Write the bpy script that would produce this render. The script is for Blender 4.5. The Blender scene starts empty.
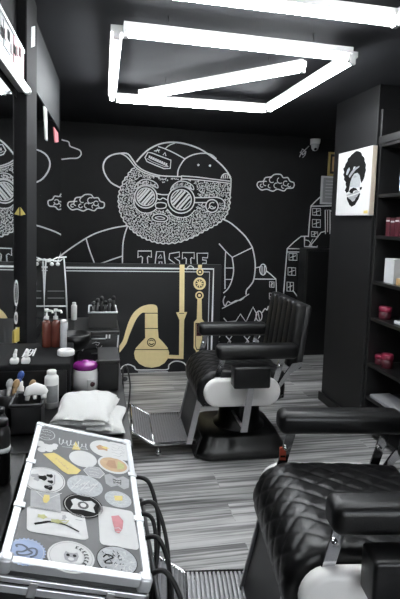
import bpy, bmesh, math, random
from mathutils import Vector, Matrix, Euler
R = math.radians
PI = math.pi
SC = bpy.context.scene
COL = SC.collection
random.seed(7)

# ------------------------------------------------------------------ camera model (surveyed from the photograph)
YAW, PITCH, ROLL, F, CY, H = .2082, .0907, .0312, 501.0, 265.4, 1.47
_f = Vector((math.sin(YAW)*math.cos(PITCH), math.cos(YAW)*math.cos(PITCH), -math.sin(PITCH)))
_r = Vector((math.cos(YAW), -math.sin(YAW), 0))
_d = _f.cross(_r)
CR = math.cos(ROLL)*_r - math.sin(ROLL)*_d
CD = math.sin(ROLL)*_r + math.cos(ROLL)*_d
EYE = Vector((0, 0, H))

def ray(x, y):
    return CR*((x-200)/F) + CD*((y-CY)/F) + _f

def on_plane(x, y, p, n):
    d = ray(x, y)
    t = (Vector(p)-EYE).dot(Vector(n))/d.dot(Vector(n))
    return EYE + d*t

def at(x, y, X=None, Y=None, Z=None):
    if X is not None: return on_plane(x, y, (X, 0, 0), (1, 0, 0))
    if Y is not None: return on_plane(x, y, (0, Y, 0), (0, 1, 0))
    return on_plane(x, y, (0, 0, Z), (0, 0, 1))

cam_d = bpy.data.cameras.new('camera')
cam = bpy.data.objects.new('camera', cam_d)
COL.objects.link(cam)
m = Matrix(((CR.x, -CD.x, -_f.x), (CR.y, -CD.y, -_f.y), (CR.z, -CD.z, -_f.z))).to_4x4()
cam.matrix_world = Matrix.Translation(EYE) @ m
cam_d.sensor_fit = 'VERTICAL'
cam_d.sensor_height = 36.0
cam_d.lens = F/599*36.0
cam_d.shift_y = (CY-299.5)/599
cam_d.clip_start = .02
SC.camera = cam

# ------------------------------------------------------------------ materials
def srgb(*c):
    return tuple((x/12.92 if x <= .04045 else ((x+.055)/1.055)**2.4) for x in [v/255 for v in c])

def mat(name, col, rough=.5, metal=0., noise=30., amt=.08, bump=0., spec=.5, coat=0.):
    m = bpy.data.materials.new(name); m.use_nodes = True
    nt = m.node_tree; b = nt.nodes['Principled BSDF']
    tc = nt.nodes.new('ShaderNodeTexCoord'); nz = nt.nodes.new('ShaderNodeTexNoise')
    nz.inputs['Scale'].default_value = noise; nz.inputs['Detail'].default_value = 4
    nt.links.new(tc.outputs['Object'], nz.inputs['Vector'])
    mx = nt.nodes.new('ShaderNodeMix'); mx.data_type = 'RGBA'
    c = col
    mx.inputs['A'].default_value = (*[max(0, v*(1-amt)) for v in c], 1)
    mx.inputs['B'].default_value = (*[min(1, v*(1+amt)) for v in c], 1)
    nt.links.new(nz.outputs['Fac'], mx.inputs['Factor'])
    nt.links.new(mx.outputs['Result'], b.inputs['Base Color'])
    b.inputs['Roughness'].default_value = rough; b.inputs['Metallic'].default_value = metal
    b.inputs['Specular IOR Level'].default_value = spec
    b.inputs['Coat Weight'].default_value = coat
    if bump:
        bp = nt.nodes.new('ShaderNodeBump'); bp.inputs['Strength'].default_value = bump
        bp.inputs['Distance'].default_value = .004
        nt.links.new(nz.outputs['Fac'], bp.inputs['Height']); nt.links.new(bp.outputs['Normal'], b.inputs['Normal'])
    return m

def emit(name, col, s):
    m = bpy.data.materials.new(name); m.use_nodes = True
    nt = m.node_tree; b = nt.nodes['Principled BSDF']
    nz = nt.nodes.new('ShaderNodeTexNoise'); nz.inputs['Scale'].default_value = 3
    b.inputs['Base Color'].default_value = (*col, 1)
    b.inputs['Emission Color'].default_value = (*col, 1)
    mr = nt.nodes.new('ShaderNodeMapRange'); mr.inputs['To Min'].default_value = s*.95; mr.inputs['To Max'].default_value = s*1.05
    nt.links.new(nz.outputs['Fac'], mr.inputs['Value']); nt.links.new(mr.outputs['Result'], b.inputs['Emission Strength'])
    return m

TUBE_E = 17.0
M = dict(
    wall=mat('black_wall_paint', (.0082, .0082, .0087), .65, noise=6, amt=.2, bump=.06, spec=.22),
    ceil=mat('black_ceiling_paint', (.0255, .026, .029), .8, noise=4, amt=.15, bump=.05, spec=.12),
    pier=mat('dark_grey_paint', (.0085, .0085, .0092), .5, noise=5, amt=.12, spec=.3),
    board=mat('grey_board', (.022, .023, .025), .65, noise=5, amt=.1, spec=.2),
    panel=mat('charcoal_laminate', (.009, .009, .0098), .75, noise=8, amt=.12, spec=.12),
    desk=mat('desk_laminate', (.0125, .0125, .0138), .45, noise=8, amt=.1, spec=.3),
    black=mat('black_plastic', (.0065, .0065, .0067), .36, noise=40, amt=.15),
    blackm=mat('matte_black', (.006, .006, .006), .7, noise=40, amt=.15),
    leather=mat('black_leather', (.0048, .0048, .0052), .34, noise=260, amt=.2, bump=.12, spec=.42),
    gloss=mat('black_enamel', (.006, .006, .006), .34, noise=20, amt=.15),
    rubber=mat('black_rubber', (.012, .012, .012), .55, noise=60, amt=.1),
    white=mat('white_plastic', (.78, .77, .76), .32, noise=20, amt=.03),
    cream=mat('white_fibreglass', (.88, .86, .84), .3, noise=12, amt=.03),
    chalk=mat('white_paint_marker', (.7, .71, .71), .7, noise=60, amt=.12),
    chrome=mat('chrome', (.62, .62, .63), .14, 1., noise=20, amt=.05),
    steel=mat('brushed_steel', (.5, .5, .51), .36, .75, noise=80, amt=.15),
    tread=mat('grooved_tread', (.3, .3, .31), .4, .7, noise=80, amt=.2),
    alu=mat('aluminium_edge', (.56, .57, .59), .35, .55, noise=60, amt=.06),
    lid=mat('grey_lid_panel', (.052, .054, .057), .45, noise=40, amt=.1),
    gold=mat('gold_vinyl', (.82, .67, .35), .42, .15, noise=25, amt=.08),
    towel=mat('white_towel', (.62, .62, .605), .9, noise=350, amt=.1, bump=.5),
    dark=mat('dark_grey_plastic', (.022, .022, .023), .42, noise=40, amt=.12),
    grey=mat('grey_plastic', (.25, .25, .26), .4, noise=30, amt=.08),
    lgrey=mat('light_grey', (.5, .51, .52), .5, noise=30, amt=.08),
    amber=mat('reddish_brown_bottle', (.12, .032, .022), .2, noise=20, amt=.12, coat=.3),
    purple=mat('purple_lid', (.24, .02, .22), .25, noise=20, amt=.1),
    maroon=mat('dark_red_box', (.06, .007, .014), .45, noise=30, amt=.15),
    red=mat('crimson_plastic', (.17, .012, .035), .3, noise=30, amt=.15),
    orange=mat('orange_red_label', (.4, .06, .03), .45, noise=60, amt=.3),
    pink=mat('pale_red', (.45, .14, .16), .5, noise=60, amt=.25),
    yellow=mat('yellow_print', (.55, .43, .10), .5, noise=80, amt=.12),
    blue=mat('pale_blue_print', (.25, .33, .52), .5, noise=80, amt=.1),
    navy=mat('navy_ink', (.03, .05, .09), .5, noise=80, amt=.1),
    dblue=mat('blue_plastic', (.02, .06, .25), .35, noise=30, amt=.1),
    ink=mat('black_ink', (.006, .006, .006), .8, noise=60, amt=.2, spec=.15),
    paper=mat('white_sticker', (.52, .52, .515), .45, noise=60, amt=.05),
    gpaper=mat('grey_sticker', (.26, .265, .27), .45, noise=90, amt=.25),
    mpaper=mat('mottled_sticker', (.36, .375, .39), .45, noise=200, amt=.4),
    brown=mat('brown_print', (.33, .17, .07), .5, noise=120, amt=.3),
    olive=mat('olive_print', (.36, .36, .12), .5, noise=120, amt=.3),
    canvas=mat('white_canvas', (.56, .56, .555), .75, noise=300, amt=.04, bump=.2),
    canvas_side=mat('raw_canvas_edge', (.52, .45, .36), .8, noise=200, amt=.08),
    tan=mat('tan_wood', (.42, .27, .13), .5, noise=60, amt=.25),
    goldframe=mat('gold_frame', (.42, .33, .12), .4, .3, noise=60, amt=.15),
    lightblue=mat('light_blue_print', (.45, .6, .72), .5, noise=30, amt=.15),
    tube=emit('tube_glow', (.93, .97, 1.), TUBE_E),
    mirrortube=emit('mirror_tube_glow', (.93, .97, 1.), .4),
)
mm = bpy.data.materials.new('mirror_glass'); mm.use_nodes = True
b = mm.node_tree.nodes['Principled BSDF']; b.inputs['Base Color'].default_value = (.8, .81, .82, 1)
b.inputs['Metallic'].default_value = 1; b.inputs['Roughness'].default_value = .015
M['mirror'] = mm
gm = bpy.data.materials.new('window_glass'); gm.use_nodes = True
b = gm.node_tree.nodes['Principled BSDF']; b.inputs['Transmission Weight'].default_value = 1; b.inputs['Roughness'].default_value = 0.; b.inputs['IOR'].default_value = 1.05
M['glass'] = gm

def floor_mat():
    m = bpy.data.materials.new('streaky_grey_laminate'); m.use_nodes = True
    nt = m.node_tree; N = nt.nodes; L = nt.links; b = N['Principled BSDF']
    tc = N.new('ShaderNodeTexCoord')
    br = N.new('ShaderNodeTexBrick'); br.offset = .37; br.inputs['Scale'].default_value = 1
    br.inputs['Brick Width'].default_value = 1.1; br.inputs['Row Height'].default_value = .16
    br.inputs['Mortar Size'].default_value = .0015; br.inputs['Bias'].default_value = 0
    br.inputs['Color1'].default_value = (0, 0, 0, 1); br.inputs['Color2'].default_value = (1, 1, 1, 1); br.inputs['Mortar'].default_value = (.3, .3, .3, 1)
    L.new(tc.outputs['Object'], br.inputs['Vector'])
    mul = N.new('ShaderNodeVectorMath'); mul.operation = 'MULTIPLY'; mul.inputs[1].default_value = (1.5, 52, 1)
    off = N.new('ShaderNodeVectorMath'); off.operation = 'MULTIPLY_ADD'; off.inputs[1].default_value = (7, 3, 5)
    L.new(tc.outputs['Object'], mul.inputs[0])
    L.new(br.outputs['Color'], off.inputs[0]); L.new(mul.outputs[0], off.inputs[2])
    n1 = N.new('ShaderNodeTexNoise'); n1.inputs['Scale'].default_value = 1; n1.inputs['Detail'].default_value = 5; n1.inputs['Roughness'].default_value = .62
    L.new(off.outputs[0], n1.inputs['Vector'])
    mul2 = N.new('ShaderNodeVectorMath'); mul2.operation = 'MULTIPLY'; mul2.inputs[1].default_value = (.8, 8, 1)
    L.new(tc.outputs['Object'], mul2.inputs[0])
    n2 = N.new('ShaderNodeTexNoise'); n2.inputs['Scale'].default_value = 1; n2.inputs['Detail'].default_value = 2
    L.new(mul2.outputs[0], n2.inputs['Vector'])
    ad = N.new('ShaderNodeMath'); ad.operation = 'MULTIPLY_ADD'; ad.inputs[1].default_value = .55
    L.new(n2.outputs['Fac'], ad.inputs[0])
    sc = N.new('ShaderNodeMath'); sc.operation = 'MULTIPLY_ADD'; sc.inputs[1].default_value = .85; sc.inputs[2].default_value = -.2
    L.new(n1.outputs['Fac'], sc.inputs[0]); L.new(sc.outputs[0], ad.inputs[2])
    a2 = N.new('ShaderNodeMath'); a2.operation = 'MULTIPLY_ADD'; a2.inputs[1].default_value = .10
    L.new(br.outputs['Color'], a2.inputs[0]); L.new(ad.outputs[0], a2.inputs[2])
    cr = N.new('ShaderNodeValToRGB')
    e = cr.color_ramp.elements
    e[0].position = .34; e[0].color = (.03, .03, .03, 1)
    e[1].position = .66; e[1].color = (.56, .555, .55, 1)
    k = cr.color_ramp.elements.new(.5); k.color = (.205, .203, .201, 1)
    L.new(a2.outputs[0], cr.inputs['Fac']); L.new(cr.outputs['Color'], b.inputs['Base Color'])
    b.inputs['Roughness'].default_value = .42
    return m
M['floor'] = floor_mat()

# ------------------------------------------------------------------ mesh builder and scene bookkeeping
W = {}                                  # world matrix of every object made here

class MB:
    def __init__(s): s.v = []; s.f = []; s.mi = []; s.sm = []
    def add(s, vs, fs, mi=0, smooth=True):
        o = len(s.v); s.v += [Vector(p) for p in vs]
        for f in fs: s.f.append([i+o for i in f]); s.mi.append(mi); s.sm.append(smooth)
    def bm(s, bm, M4=None, mi=0, smooth=True):
        bm.verts.index_update()
        s.add([(M4 @ v.co if M4 else v.co.copy()) for v in bm.verts], [[v.index for v in f.verts] for f in bm.faces], mi, smooth)
        bm.free()
    def box(s, lo, hi, bev=0., seg=2, mi=0, rot=None, piv=None):
        lo, hi = Vector(lo), Vector(hi)
        bm = bmesh.new(); bmesh.ops.create_cube(bm, size=1)
        c = (lo+hi)/2; d = hi-lo
        for v in bm.verts: v.co = Vector((v.co.x*d.x, v.co.y*d.y, v.co.z*d.z))
        if bev:
            bmesh.ops.bevel(bm, geom=bm.edges[:], offset=min(bev, min(d)*.49), segments=seg, profile=.5, affect='EDGES')
        T = Matrix.Translation(c)
        if rot is not None:
            r = Euler(rot).to_matrix().to_4x4()
            p = Vector(piv) if piv is not None else c
            T = Matrix.Translation(p) @ r @ Matrix.Translation(c-p)
        s.bm(bm, T, mi, smooth=bev > 0 and seg > 2)
        return s
    def tube(s, pts, r, n=8, mi=0, caps=True, closed=False):
        P = [Vector(p) for p in pts]; rs = r if isinstance(r, (list, tuple)) else [r]*len(P)
        rings = []; up = None; N = len(P)
        for i, p in enumerate(P):
            a = P[(i-1) % N] if (i > 0 or closed) else p
            c = P[(i+1) % N] if (i < N-1 or closed) else p
            t = (c-a).normalized() if (c-a).length > 1e-9 else Vector((0, 0, 1))
            if up is None:
                up = Vector((0, 0, 1)) if abs(t.z) < .9 else Vector((1, 0, 0))
            u = (up - t*up.dot(t))
            if u.length < 1e-6: u = t.orthogonal()
            u.normalize(); w = t.cross(u); up = u
            rings.append([p + (u*math.cos(2*PI*k/n) + w*math.sin(2*PI*k/n))*rs[i] for k in range(n)])
        vs = [q for g in rings for q in g]; fs = []
        for i in range(N if closed else N-1):
            j = (i+1) % N
            for k in range(n): fs.append([i*n+k, i*n+(k+1) % n, j*n+(k+1) % n, j*n+k])
        if caps and not closed:
            fs.append(list(range(n))[::-1]); fs.append([(N-1)*n+k for k in range(n)])
        s.add(vs, fs, mi); return s
    def lathe(s, c, prof, n=20, mi=0, axis=None, smooth=True):
        """prof: list of (radius, height); about the vertical through c, or along axis"""
        c = Vector(c); A = Vector(axis).normalized() if axis else Vector((0, 0, 1))
        u = A.orthogonal().normalized(); w = A.cross(u)
        vs = [c + A*h + (u*math.cos(2*PI*k/n) + w*math.sin(2*PI*k/n))*r for r, h in prof for k in range(n)]
        fs = [[i*n+k, i*n+(k+1) % n, (i+1)*n+(k+1) % n, (i+1)*n+k] for i in range(len(prof)-1) for k in range(n)]
        fs.append(list(range(n))[::-1]); fs.append([(len(prof)-1)*n+k for k in range(n)])
        s.add(vs, fs, mi, smooth); return s
    def ell(s, c, r, n=14, mi=0, rot=None):
        bm = bmesh.new(); bmesh.ops.create_uvsphere(bm, u_segments=n, v_segments=max(6, n*2//3), radius=1)
        rr = Euler(rot).to_matrix().to_4x4() if rot else Matrix.Identity(4)
        s.bm(bm, Matrix.Translation(c) @ rr @ Matrix.Diagonal((*r, 1)), mi); return s
    def prism(s, pts, ext, mi=0, smooth=False):
        """planar polygon pts pushed along the vector ext"""
        n = len(pts); P = [Vector(p) for p in pts]; e = Vector(ext)
        s.add(P + [p+e for p in P], [list(range(n))[::-1], [n+i for i in range(n)]] + [[i, (i+1) % n, n+(i+1) % n, n+i] for i in range(n)], mi, smooth)
        return s
    def build(s, name, mats, parent=None, loc=None):
        if not isinstance(mats, (list, tuple)): mats = [mats]
        me = bpy.data.meshes.new(name)
        if parent is not None: w = W[parent]
        else: w = Matrix.Translation(loc if loc is not None else (0, 0, 0))
        inv = w.inverted()
        me.from_pydata([inv @ v for v in s.v], [], s.f)
        for mt in mats: me.materials.append(M[mt] if isinstance(mt, str) else mt)
        me.polygons.foreach_set('material_index', s.mi); me.polygons.foreach_set('use_smooth', s.sm)
        bm = bmesh.new(); bm.from_mesh(me); bmesh.ops.recalc_face_normals(bm, faces=bm.faces[:]); bm.to_mesh(me); bm.free()
        me.update()
        o = bpy.data.objects.new(name, me); COL.objects.link(o)
        if parent is not None: o.parent = parent
        else: o.location = w.translation
        W[o] = w
        return o

def tag(o, label, cat, group=None, kind=None):
    o['label'] = label; o['category'] = cat
    if group: o['group'] = group
    if kind: o['kind'] = kind
    return o

def thing(name, label, cat, loc=(0, 0, 0), group=None):
    o = bpy.data.objects.new(name, None); COL.objects.link(o); o.empty_display_size = .05
    o.location = loc; W[o] = Matrix.Translation(loc)
    return tag(o, label, cat, group)

def struct(o, label, cat):
    o['kind'] = 'structure'; o['label'] = label; o['category'] = cat
    return o

def dup(root, loc, rz=0., label=None):
    r = root.copy(); COL.objects.link(r); r.location = loc; r.rotation_euler = (0, 0, rz)
    if label: r['label'] = label
    for ch in list(root.children):
        c = ch.copy(); COL.objects.link(c); c.parent = r
        for g in list(ch.children):
            d = g.copy(); COL.objects.link(d); d.parent = c
    return r

def cr(pts, n=6, closed=False):
    """smooth curve through the points"""
    P = [Vector(p) for p in pts]; N = len(P); out = []
    for i in range(N if closed else N-1):
        g = (lambda k: P[k % N]) if closed else (lambda k: P[min(max(k, 0), N-1)])
        a, b_, c, d = g(i-1), g(i), g(i+1), g(i+2)
        for k in range(n):
            t = k/n
            out.append(.5*((2*b_) + (c-a)*t + (2*a-5*b_+4*c-d)*t*t + (3*b_-3*c+d-a)*t**3))
    if not closed: out.append(P[-1])
    return out

def ribbon(mb, P, nrm, w, mi=0, closed=False):
    """flat painted stroke of width w along world points P lying on a surface of normal nrm"""
    P = [Vector(p) for p in P]; nrm = Vector(nrm); N = len(P); L_ = []; R_ = []
    if N < 2: return
    for i in range(N):
        a = P[(i-1) % N] if (closed or i > 0) else P[i]
        c = P[(i+1) % N] if (closed or i < N-1) else P[i]
        t = (c-a)
        if t.length < 1e-9: t = Vector((1, 0, .01))
        s = t.normalized().cross(nrm)*(w/2)
        L_.append(P[i]+s); R_.append(P[i]-s)
    vs = L_+R_; fs = [[i, (i+1) % N, N+(i+1) % N, N+i] for i in range(N if closed else N-1)]
    mb.add(vs, fs, mi, False)

# ------------------------------------------------------------------ room shell
YB = 5.34; ZC = 2.42; XL = -.46; XR = 2.2; XR2 = 2.95; YF = -2.6
struct(MB().box((XL-.1, YF-.1, -.1), (XR2+.1, YB+.1, 0)).build('floor', 'floor'), 'streaky grey laminate plank floor', 'floor')
struct(MB().box((XL-.1, YF-.1, ZC), (XR2+.1, YB+.1, ZC+.1)).build('ceiling', 'ceil'), 'black painted ceiling', 'ceiling')
struct(MB().box((XL-.1, YB, 0), (XR2+.1, YB+.1, ZC)).build('wall_back', 'wall'), 'black back wall carrying the white line mural', 'wall')
struct(MB().box((XL-.1, YF, 0), (XL, YB, ZC)).build('wall_left', 'wall'), 'black left wall behind the mirrors', 'wall')
wr = MB(); wr.box((XR, YF, 0), (XR+.1, 3.77, ZC)); wr.box((XR+.1, 3.67, 0), (XR2+.1, 3.77, ZC)); wr.box((XR2, 3.77, 0), (XR2+.1, YB, ZC))
struct(wr.build('wall_right', 'wall'), 'black right wall behind the shelves', 'wall')
wf = MB()
wf.box((XL, YF-.1, 0), (0., YF, ZC)); wf.box((1.9, YF-.1, 0), (XR, YF, ZC)); wf.box((0., YF-.1, 0), (1.9, YF, .5)); wf.box((0., YF-.1, 2.25), (1.9, YF, ZC))
struct(wf.build('wall_front', 'wall'), 'black street-side wall behind the camera', 'wall')
w1 = struct(MB().box((0, YF-.06, .5), (1.9, YF-.05, 2.25)).build('added_window_1', 'glass'), 'added unseen shop window behind the camera, letting in light', 'window')  # unseen window, added to let daylight into the room
fr = MB()
for a, c in (((0, .5), (.05, 2.25)), ((1.85, .5), (1.9, 2.25)), ((.05, .5), (1.85, .55)), ((.05, 2.2), (1.85, 2.25)), ((.93, .55), (.97, 2.2))):
    fr.box((a[0], YF-.08, a[1]), (c[0], YF-.03, c[1]))
fr.build('added_window_frame', 'black', w1)
# pier with the canvas on it
PX = 1.87
pr_ = struct(MB().box((PX, 3.16, 0), (XR, 3.78, ZC), .004).build('wall_pier', 'pier'), 'dark grey pier between the shelves and the mural wall', 'wall')
struct(MB().box((PX-.018, 3.15, 0), (PX, 3.80, .07), .004).build('baseboard_pier', 'black'), 'black baseboard at the foot of the pier', 'baseboard')
struct(MB().box((XL, YB-.014, 0), (XR2, YB, .05), .003).build('baseboard_back', 'black'), 'low black baseboard under the mural', 'baseboard')

# mirror line: X = A0 + DL*Y
A0, DL = -.372, .034
MN = Vector((1, -DL, 0)).normalized()
def mx(Y): return A0+DL*Y
def mplane(x, y, off=0.): return on_plane(x, y, Vector((A0, 0, 0))+MN*off, MN)
def slab(mb, y0, y1, z0, z1, t, off=0., mi=0):
    """board on the mirror line between two depths, its face off metres proud, t thick"""
    p = [Vector((mx(y0), y0, z0)), Vector((mx(y1), y1, z0)), Vector((mx(y1), y1, z1)), Vector((mx(y0), y0, z1))]
    mb.prism([q+MN*off for q in p], -MN*t, mi); return mb
struct(slab(MB(), .2, 2.15, 0, ZC, .1, -.012).build('trim_1', 'panel'), 'black boarding behind the near mirror', 'wall panel')
struct(slab(MB(), 2.5, 3.8, 0, ZC, .1, -.012).build('trim_2', 'panel'), 'black boarding behind the far mirror', 'wall panel')
pz = MB(); pz.box((XL, 2.15, 0), (-.272, 2.5, ZC), .006)
pl = struct(pz.build('trim_3', 'panel'), 'dark partition post between the two mirror stations', 'partition')
MB().prism([at(x, y, X=-.2705) for x, y in ((31.6, 27), (35.2, 26), (35, 46), (31.4, 47.5))], (-.002, 0, 0)).build('paper_strip', 'lgrey', pl)
yn = MB(); q = [at(x, y, Y=2.147) for x, y in ((20.5, 207), (25.5, 214.5), (20.5, 215.5))]
yn.prism(q, (0, .003, 0)); yn.build('yellow_note', 'yellow', pl)

# near mirror
o = thing('wall_mirror', 'near wall mirror left of the dark partition post, reflecting the mural face', 'mirror', (mx(1.2), 1.2, .96))
slab(MB(), .35, 2.147, .96, 1.915, .012).build('mirror_glass', 'mirror', o)
d = MB()
def mrib(mb, pts, w, mi=0, off=.0015):
    ribbon(mb, [mplane(x, y, off) for x, y in pts], MN, w, mi)
for cx, cy, rx, ry in ((16.5, 293, 1.8, 12), (16.3, 318, 1.3, 5), (16.7, 335, 1.0, 7)):
    P = [(cx+rx*math.cos(t*PI/10), cy+ry*math.sin(t*PI/10)) for t in range(21)]
    mrib(d, P, .010)
mrib(d, [(16.5, 285), (16.5, 301)], .006); mrib(d, [(17, 306), (15.8, 312), (17.2, 316), (16, 324)], .005)
d.build('edge_decal', 'chalk', o)
d = MB(); q = [mplane(x, y, .004) for x, y in ((14.5, 331), (19.5, 327), (19.5, 341), (14.5, 343))]
d.prism(q, -MN*.003); d.build('yellow_decal', 'yellow', o)
# printed strip above it with a metal rail
o = thing('printed_sign', 'narrow sign strip printed white and pink above the near mirror', 'sign', (mx(1.4), 1.4, 1.985))
slab(MB(), .6, 2.1, 1.985, 2.092, .03, .022).build('sign_panel', 'grey', o)
pp = MB(); slab(pp, 1.9, 2.1, 1.99, 2.088, .002, .0245, 0)
for i in range(9):
    y0 = .66+i*.135
    slab(pp, y0, y0+.1, 2.0, 2.08, .002, .0245, 1 if i % 3 else 0)
for i in range(26):
    y0 = .7+i*.052; z0 = 2.0+.05*random.random()
    slab(pp, y0, y0+.02+.02*random.random(), z0, z0+.03, .002, .026, 2 if i % 2 else 3)
pp.build('print', ['pink', 'gpaper', 'ink', 'maroon'], o)
rl = MB(); slab(rl, .6, 2.11, 2.09, 2.102, .034, .026); rl.build('rail', 'alu', o)
o = thing('mirror_light', 'glowing tube light along the top of the near mirror', 'lamp', (mx(1.4), 1.4, 1.93))
slab(MB(), .6, 2.12, 1.945, 1.975, .024, .024).build('fixture_body', 'grey', o)
a, c = Vector((mx(.62), .62, 1.95))+MN*.036, Vector((mx(2.1), 2.1, 1.95))+MN*.036
MB().tube([a, c], .013, 12).build('tube', 'mirrortube', o)
for p in (a, c): MB().tube([p-Vector((0, .012, 0)), p+Vector((0, .012, 0))], .015, 12).build('end_cap', 'white', o)
# far mirror and the grey board over it
o = thing('wall_mirror', 'far wall mirror between the partition post and the mural wall', 'mirror', (mx(3.1), 3.1, .9))
slab(MB(), 2.502, 3.8, .9, 2.05, .012).build('mirror_glass', 'mirror', o)
st = MB(); st.prism([mplane(x, y, .004) for x, y in ((44.6, 106), (47.3, 110), (47.6, 141), (46, 139))], -MN*.003)
st.build('white_strip', 'paper', o)
st = MB(); st.prism([mplane(x, y, .004) for x, y in ((54.2, 127), (58.2, 133), (58.6, 142), (55.6, 142.5))], -MN*.003)
st.build('pink_strip', 'pink', o)
tag(slab(MB(), 2.502, 3.62, 2.06, 2.38, .011, .0).build('wall_board', 'board', None, (mx(3.1), 3.1, 2.06)), 'plain grey board above the far mirror, lit by the tube lights', 'board')

# ------------------------------------------------------------------ mural
MUR = thing('mural', 'white line mural of a bearded man in a flipped cap on the back wall', 'mural', (1., YB, 1.2))
YM = YB-.0025
PXM = .0119                               # one photo pixel on that wall, metres
def wp(p): return at(p[0], p[1], Y=YM)
def draw(mb, pts, w=1.1, smooth=True, closed=False, n=5):
    P = [wp(p) for p in pts]
    if smooth and len(P) > 2: P = cr(P, n, closed)
    elif closed: pass
    ribbon(mb, P, (0, -1, 0), w*PXM, 0, closed)
def circ(mb, cx, cy, rx, ry=None, w=1., a0=0, a1=360):
    ry = ry or rx; n = 28
    P = [(cx+rx*math.cos(R(a0+(a1-a0)*k/n)), cy+ry*math.sin(R(a0+(a1-a0)*k/n))) for k in range(n+1)]
    draw(mb, P, w, False)
def dot(mb, cx, cy, r):
    P = [wp((cx+r*math.cos(2*PI*k/10), cy+r*math.sin(2*PI*k/10))) for k in range(10)]
    mb.add(P, [list(range(10))], 0, False)

mu = MB()
# cap
draw(mu, [(136.5, 165.5), (132, 159), (127.5, 153.8), (120, 153.4), (112, 155), (106, 159), (103.2, 166), (105, 174), (111, 182.5), (120, 187.5)], 1.3)
draw(mu, [(120, 153.4), (124.5, 155.2), (129, 159), (135, 166.5), (141, 171), (150, 174.8), (160, 177.2)], 1.)
draw(mu, [(136.5, 162), (141, 156.5), (148, 150), (156, 145.5), (164, 143), (173, 142.3), (182, 143.2), (191, 145.5), (200, 149), (208, 154), (216, 160), (223, 166.5), (228, 173), (231, 179)], 1.35)
draw(mu, [(231, 178), (230.8, 187), (230, 196)], 1.1)
draw(mu, [(137, 165.6), (142, 169.5), (150, 173), (160, 175.6), (172, 176.4), (182, 176.6)], 1.1)
draw(mu, [(181.5, 176), (196, 177), (212, 179), (230, 181.2)], 1.)
draw(mu, [(181.5, 179), (196, 179.8), (212, 181.3), (230, 183.4)], 1.)
draw(mu, [(181.5, 175.5), (181.5, 179.5)], .9)
draw(mu, [(177.6, 176), (178, 171), (180, 166), (185, 159), (193, 154.8), (203, 153.2), (211, 154.6), (216.5, 158.8)], 1.05)
draw(mu, [(158, 146.5), (165, 148.8), (175, 153.4), (185, 159)], .95)
draw(mu, [(165, 149), (169, 145.5), (175, 143)], .9); draw(mu, [(154, 151), (160, 150)], .8)
dot(mu, 198.4, 165, 1.2); dot(mu, 210, 165.6, 1.2)
draw(mu, [(221, 178.4), (223, 174.6), (227, 173.8), (231, 177)], 1.)
for k in range(4): draw(mu, [(223+k*2, 178.6), (224+k*2, 174.8)], .8, False)
draw(mu, [(145, 157.5), (148, 152.3), (152, 153), (161, 156.5), (171, 160.2), (170.2, 168.4), (164, 168.6), (155, 165), (147, 161.5)], .95, False, True)
draw(mu, [(147, 158.5), (152, 161.5), (160, 164.8), (165, 166.5), (168.5, 166.4)], .5)
for k in range(9):
    x = 149.5+k*2.1; y = 155.6+k*.95
    draw(mu, [(x-.5, y+2.6), (x-.2, y), (x+.8, y+.5), (x+.3, y+1.6), (x+1.1, y+3.1)], .75, False)
draw(mu, [(156, 152), (157.5, 149), (159, 152.5)], .8, False); draw(mu, [(163, 155), (165, 152.5), (166, 156)], .8, False)
# beard outline, scalloped
B = [(135, 168), (130.5, 171.5), (128, 176), (124.5, 180), (122.6, 185), (120.6, 189.5), (119.5, 194), (119, 199), (119.2, 204), (120, 209), (121.2, 214), (123.4, 218.6), (126, 223), (129.2, 226.8), (132.6, 230), (136.4, 233.2), (140.6, 235.8), (145, 238), (150, 240), (155, 241.6), (160.5, 242.6), (166, 243), (172, 242.6), (178, 241.8), (184, 240), (189.4, 238), (194.4, 236), (199.4, 233), (204, 230.6), (209, 228), (213.6, 225.6), (218, 223), (222, 219.6), (225.4, 216), (227.6, 211), (229, 205.6), (229.4, 200), (229.6, 195), (229.3, 189.5), (230.4, 184)]
cx0, cy0 = 175, 203
S = []
for i in range(len(B)-1):
    a, c = Vector(B[i]), Vector(B[i+1]); mid = (a+c)/2; o_ = (mid-Vector((cx0, cy0))).normalized()*1.15
    S += [tuple(a), tuple(mid+o_)]
S.append(B[-1]); draw(mu, S, 1.05, True, n=3)
# glasses
for cx, cy, ro, ri in ((145.8, 196.8, 11.2, 8.8), (181.2, 199.8, 13.4, 10.2)):
    circ(mu, cx, cy, ro, w=1.1); circ(mu, cx, cy, ri, w=1.)
    for k, tk in ((-.62, .9), (-.42, 1.6), (-.2, 1.9), (.12, 1.5), (.34, 1.9), (.6, .9)):
        # slanted shine strokes on the lens
        dd = k*ri*1.25; hl = math.sqrt(max(.1, (ri-.8)**2-dd*dd)); ux, uy = .66, -.75
        draw(mu, [(cx-uy*dd-ux*hl, cy+ux*dd-uy*hl), (cx-uy*dd+ux*hl, cy+ux*dd+uy*hl)], tk, False)
draw(mu, [(157, 193.6), (162, 194.6), (168, 194.6)], 1.); draw(mu, [(157, 198.4), (160, 199.6), (163, 198), (167, 200)], .95)
draw(mu, [(194.6, 197.6), (206, 197.6), (217, 197.4), (223, 200), (224.6, 205), (223.6, 210)], 1.05)
draw(mu, [(194.6, 202.6), (200, 202.6), (206, 202.6)], 1.)
circ(mu, 212, 206, 6.2, 6.4, 1.1); circ(mu, 212.6, 205.6, 3.2, 3.2, .9, 20, 300)
draw(mu, [(208, 209), (211, 206), (214, 208)], .8)
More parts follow.
